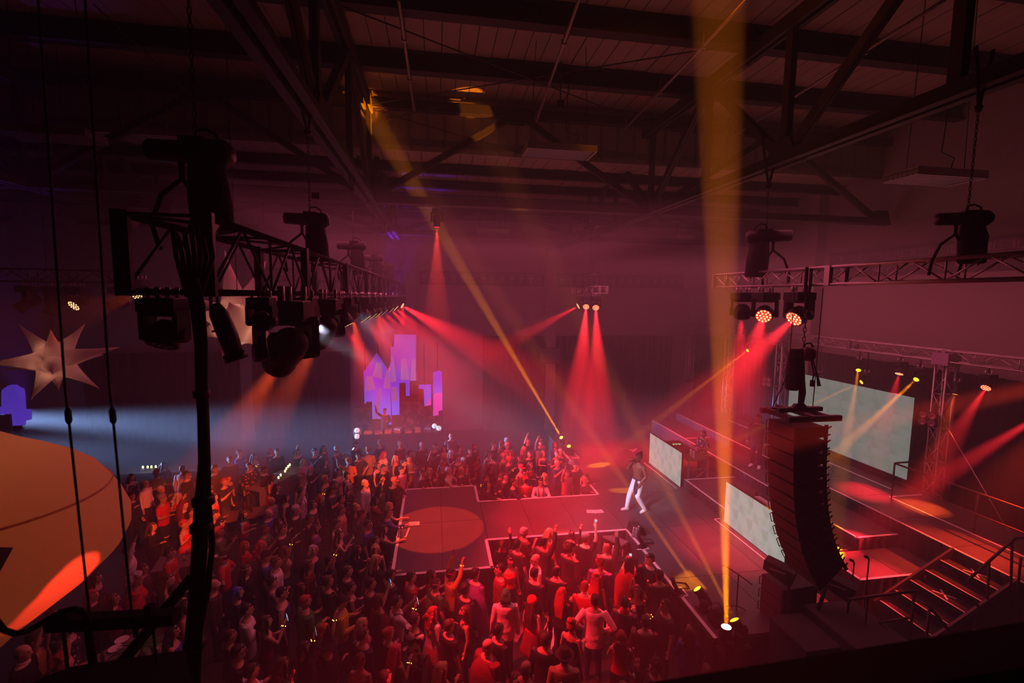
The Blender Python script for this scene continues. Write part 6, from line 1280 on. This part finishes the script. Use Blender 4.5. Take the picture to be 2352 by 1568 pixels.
for ln in CROWD.strip().split('\n'):
    f = ln.split('|'); px, py = map(float, f[0].split()); sex, pose, hair, hc, top, tc = f[2].split(); op = {}
    for t_ in (f[4].split() if len(f) > 4 else []):
        a, _, b = t_.partition('='); op[a] = b or True
    h = 1.63 if sex == 'm' else 1.53; v = onZ(px, py, h); x, y = clear(v.x, v.y)
    people.append([x, y, f[1], sex, pose, hair, hc, top, tc, f[3], op])
tables_xy = [(o.location.x, o.location.y) for o in bpy.data.objects if o.get('category') in ('table', 'bar') and o.parent is None and o.location.z < .1 and o.location.length > 1]
rp = random.Random(21)
names = {}
HN = dict(short='short', long='long', bob='bobbed', curly='curly', pony='tied back', bun='knotted', wavy='wavy', verylong='waist long', quiff='swept up'); HCN = dict(k='black', B='brown', L='fair', R='reddish', S='grey')
GN = dict(tee='T-shirt', long='jumper', tank='vest top', jacket='jacket', shirt='loose shirt'); TCN = dict(k='black', d='dark grey', n='navy', m='dark red', B='brown', g='grey', v='violet', r='red', b='blue', O='olive')
PN = dict(stand='arms hanging', bent='forearms forward', drink='hand at chest', clap='clapping', phone='one hand held up', armup='one arm raised', hip='hands on hips')
def filler(x0, x1, y0, y1, n, mind):
    c = 0
    for _ in range(n*60):
        if c >= n: break
        x, y = rp.uniform(x0, x1), rp.uniform(y0, y1)
        if clear(x, y) != (x, y) or any((p[0]-x)**2+(p[1]-y)**2 < mind*mind for p in people) or any((a-x)**2+(b-y)**2 < .9 for a, b in tables_xy) or (abs(x-bt_.location.x) < 2.7 and abs(y-bt_.location.y) < .9): continue
        if (Vector((x, y))-Vector((0, 0))).length < 3.5: continue
        for _t in range(40):
            sex = rp.choice('mf'); hair = rp.choice(['short', 'short', 'quiff', 'curly'] if sex == 'm' else ['long', 'bob', 'pony', 'bun', 'wavy', 'verylong']); hc = rp.choice('kkBBLRS'); top = rp.choice(['tee', 'long', 'jacket', 'shirt'] if sex == 'm' else ['tank', 'tee', 'long']); tc = rp.choice('kkddnmBgvrbO'); pose = rp.choice(['stand', 'stand', 'bent', 'drink', 'clap', 'phone', 'armup', 'hip'])
            lb = '%s, %s %s hair, %s %s, %s, %s' % ('man' if sex == 'm' else 'woman', HN[hair], HCN[hc], TCN[tc], GN[top], PN[pose], region(x, y))
            if lb not in names: break
        names[lb] = 1; people.append([x, y, 'P', sex, pose, hair, hc, top, tc, lb, {'fill': True}]); c += 1
filler(-7.2, -1.4, 8.5, 14.5, 16, .62); filler(-9.5, -1.4, 14.5, 19, 22, .7); filler(-1.3, 1.3, 15.6, 18.6, 12, .6); filler(1.5, 5.0, 14.4, 18.8, 16, .62); filler(-2.6, 4.7, 6.2, 10.0, 14, .62); filler(1.5, 4.8, 9.5, 11.3, 5, .6)
# ease people apart so that bodies do not run into one another
for it in range(30):
    for i in range(len(people)):
        for j in range(i):
            dx, dy = people[i][0]-people[j][0], people[i][1]-people[j][1]; d2 = dx*dx+dy*dy
            if 1e-9 < d2 < .44**2:
                d_ = math.sqrt(d2); k = (.44-d_)*.3/d_; people[i][0] += dx*k; people[i][1] += dy*k; people[j][0] -= dx*k; people[j][1] -= dy*k
    for p in people:
        for a, b in tables_xy:
            dx, dy = p[0]-a, p[1]-b; d_ = math.hypot(dx, dy)
            if 1e-6 < d_ < .85: p[0] += dx/d_*(.85-d_)*.5; p[1] += dy/d_*(.85-d_)*.5
        if abs(p[0]-bt_.location.x) < 2.6 and abs(p[1]-bt_.location.y) < .75: p[1] = bt_.location.y-.76
        p[0], p[1] = clear(p[0], p[1])
scr_p = mat('phone_screen', (.1, .15, .2), .3, em=(.28, .55, .75), es=1.3, sample=False); PM = MB().lo((-.004, -.036, -.074), (.004, .036, .074)); PM.mi = 1; PM.lo((-.0055, -.032, -.066), (-.0035, .032, .066)); PMm = PM.mesh('phone', [black, scr_p])
for x, y, fc, sex, pose, hair, hc, top, tc, lb, op in people:
    a0 = math.degrees(math.atan2(SINGER.y-y, SINGER.x-x)); ac = math.degrees(math.atan2(-y, -x)); 
    ang = {'P': a0+rp.uniform(-14, 14), 'C': ac+rp.uniform(0, 25), 'L': 185, 'A': 90+rp.uniform(-25, 5), 'R': 10}[fc]
    kw = {}
    if 'hat' in op: a, b = op['hat'].split(','); kw['hat'] = a; kw['hatc'] = C_[b]
    if 'ex' in op: a, b = op['ex'].split(','); kw['extra'] = a; kw['exc'] = C_[b]
    if 'legs' in op: a, b = op['legs'].split(','); kw['legs'] = a; kw['lc'] = C_[b]
    else: kw['lc'] = C_[rp.choice('kkdnn')]
    if 'pat' in op: kw['m'] = PATS[op['pat']]
    sc_ = rp.uniform(.97, 1.03)
    o = person(x, y, 0, ang, sex, pose, hair, C_[hc], top, C_[tc], lb, band='band' in op or ('fill' in op and rp.random() < .2), scale=sc_, **kw)
    if 'col' in op: part('collar', extra_mesh('collar'), o, C_[op['col']])
    if 'phone' in op:
        sh, e, w_ = arm_pts(sex, POSES[pose][1], -1); d = (w_-e).normalized(); q = w_+d*.09+Vector((.03, 0, .03)); s = o.scale.x; R_ = Matrix.Rotation(rad(ang), 3, 'Z'); wp = Vector(o.location)+R_ @ (q*s)
        t = obj('phone', PMm, None, None, wp); t.rotation_euler = (0, rad(-8), rad(ang)); tag(t, 'lit phone held by the '+' '.join(lb.split()[:9]).rstrip(',').replace(' with a red backpack', ''), 'phone', 'phones held up by the crowd')
# ------------------------------------------------------------------ people on the stage
def singer():
    S = Vector((5.98, 12.72, SZ)); arms = (((-.03, .10, -.28), (.10, .02, -.50)), ((.20, .06, -.17), (.17, -.11, .09)))
    legs = (((.10, .13, .50), (-.16, .15, .085)), ((.17, .13, .5), (.24, .16, .085)))
    body = MB(); body.rings([(z, w_*1.05, d*1.04, x) for z, w_, d, x in torso_rows('m')]); body.rings([(z, w_*1.12, d*1.1, x) for z, w_, d, x in NECK], 14); body.rings(HEADR, 18)
    body.tube([(.092, 0, 1.648), (.108, 0, 1.62), (.12, 0, 1.602), (.104, 0, 1.592)], [.009, .013, .018, .01], 8); body.ell((.072, 0, 1.535), (.025, .028, .02), 8, 6)
    for s in (-1, 1): body.ell((-.005, .078*s, 1.625), (.02, .011, .032), 8, 6); body.ell((.085, .075*s, 1.33), (.05, .075, .05), 12, 8); body.ell((-.0, .09*s, 1.43), (.07, .07, .04), 10, 8)
    for j in range(3):
        for s in (-1, 1): body.ell((.098, .035*s, 1.22-.06*j), (.018, .03, .027), 8, 6)
    for s, a, lg in ((1, arms[0], legs[0]), (-1, arms[1], legs[1])): add_arm(body, 'm', a, s, .006); an = add_leg(body, 'm', lg, s); add_foot(body, an, .2*s)
    me = evalmesh(body, 'w', REMESH(.008, 2, .5)); out = MB(); add_mesh(out, me)
    for s, a in ((1, arms[0]), (-1, arms[1])): sh, e, w_ = arm_pts('m', a, s); add_hand(out, w_, e, .9 if s < 0 else .4, 1.05, s)
    face_bits(out); o = obj('person', out, [skin_m, eye_m, lip_m], None, S); o.color = (.17, .075, .045, 1); o.rotation_euler = (0, 0, rad(196)); o.scale = (1.03,)*3
    tag(o, 'shirtless bearded singer in white trousers and boots, microphone at his mouth', 'person')
    part('hair', hair_mesh('short'), o, (.012, .01, .01)); h = MB(); h.ell((-.09, 0, 1.745), (.045, .045, .04), 10, 8); obj('hair_knot', h, mat('black_hair', (.012, .01, .01), .5), o)
    b = MB(); b.tube([(.01, -.078, 1.6), (.03, -.07, 1.55), (.075, -.04, 1.52), (.088, 0, 1.512), (.075, .04, 1.52), (.03, .07, 1.55), (.01, .078, 1.6)], [.012, .018, .024, .026, .024, .018, .012], 8); b.tube([(.085, -.035, 1.572), (.104, 0, 1.582), (.085, .035, 1.572)], .009, 6); obj('beard', evalmesh(b, 'beard', REMESH(.006, 1, .6), [MATS['black_hair']]), None, o)
    t = MB(); t.rings(torso_rows('m', .014, .8, 1.0), 18)
    for s, lg in ((1, legs[0]), (-1, legs[1])): add_leg(t, 'm', lg, s, .02)
    p = obj('trousers', evalmesh(t, 'trousers', REMESH(.012, 2, .5)), None, o); p.data.materials.append(cloth_m); p.color = (.85, .83, .88, 1)
    t = MB()
    for s, lg in ((1, legs[0]), (-1, legs[1])):
        an = Vector((lg[1][0], lg[1][1]*s, lg[1][2])); add_foot(t, an, .2*s, .012); kn = Vector((lg[0][0], lg[0][1]*s, lg[0][2])); t.tube([an, an.lerp(kn, .18), an.lerp(kn, .36)], [.052, .055, .062], 12)
    p = obj('boots', evalmesh(t, 'boots', REMESH(.01, 2, .5)), None, o); p.data.materials.append(cloth_m); p.color = (.8, .78, .8, 1)
    t = MB(); t.tube([(.13, .08, 1.0), (.16, .1, .86), (.17, .1, .7), (.14, .09, .56)], [.03, .06, .075, .05], 10, ell=.45); t.rings([(.96, .19, .138, -.005), (1.0, .182, .13, 0), (1.025, .176, .124, 0)], 20); obj('waist_cloth', evalmesh(t, 'waist_cloth', REMESH(.012, 2, .5), [mat('dark_cloth', (.03, .03, .05), .8)]), None, o)
    t = MB(); t.lathe([(.062, 1.455), (.066, 1.46), (.062, 1.465)], (.0, 0, 0), 20); obj('necklace', t, mat('gold', (.6, .4, .12), .3, .9), o)
    sh, e, w_ = arm_pts('m', arms[1], -1); R_ = o.rotation_euler.to_matrix(); d = (w_-e).normalized(); q = w_+d*.07+Vector((.02, .03, .0)); m0 = Vector((.125, .0, 1.56)); dr = (q-m0).normalized(); q2 = m0+dr*.22
    m = MB(); m.mi = 0; m.tube([m0+dr*.04, q2], [.014, .011], 10); m.mi = 0; m.ell(m0+dr*.015, (.026, .026, .026), 12, 8)
    mm = obj('microphone', m, [black, steel], None, S); mm.rotation_euler = o.rotation_euler; mm.scale = o.scale; tag(mm, 'black microphone held to the mouth of the shirtless singer', 'microphone')
singer()
def stage_person(px, py, z, ang, lb, **kw):
    v = onZ(px, py, z); return person(v.x, v.y, z, ang, kw.pop('sex', 'm'), kw.pop('pose'), kw.pop('hair'), kw.pop('hc'), kw.pop('top'), kw.pop('tc'), lb, group='people on the stage', **kw)
stage_person(1610, 1098, SZ, 195, 'disc jockey in a flowered shirt behind the left white screen', pose='bent', hair='short', hc=C_['k'], top='tee', tc=C_['p'], m=flo, skin=(.3, .16, .1))
stage_person(1735, 1072, 1.8, 215, 'tall man in dark jacket and white shoes walking on the middle riser', pose='stand', hair='quiff', hc=C_['k'], top='jacket', tc=C_['d'], lc=C_['n'], skin=(.3, .16, .1), scale=1.06)
bpy.data.objects[-1] if False else None
for o in bpy.data.objects:
    if o.name.startswith('shoes') and o.parent and 'white shoes' in o.parent.get('label', ''): o.color = (.85, .82, .85, 1)
v = onY(884, 1000, 22.2); person(v.x, 22.3, .5, 265, 'm', 'wave', 'short', C_['k'], 'long', C_['d'], 'disc jockey with spread arms behind the far gear desk', group='people on the stage')
# small things in hands and around
hh = onZ(1318, 1062, 2.0); t = obj('round_hat', MB().lathe([(.001, .1), (.07, .1), (.1, .06), (.11, 0), (.2, -.01), (.2, -.02), (.1, -.015), (.001, .0)], n=20), mat('felt_grey', (.2, .17, .17), .8), None, hh); tag(t, 'round grey hat held up by the man in the pale coat', 'hat')
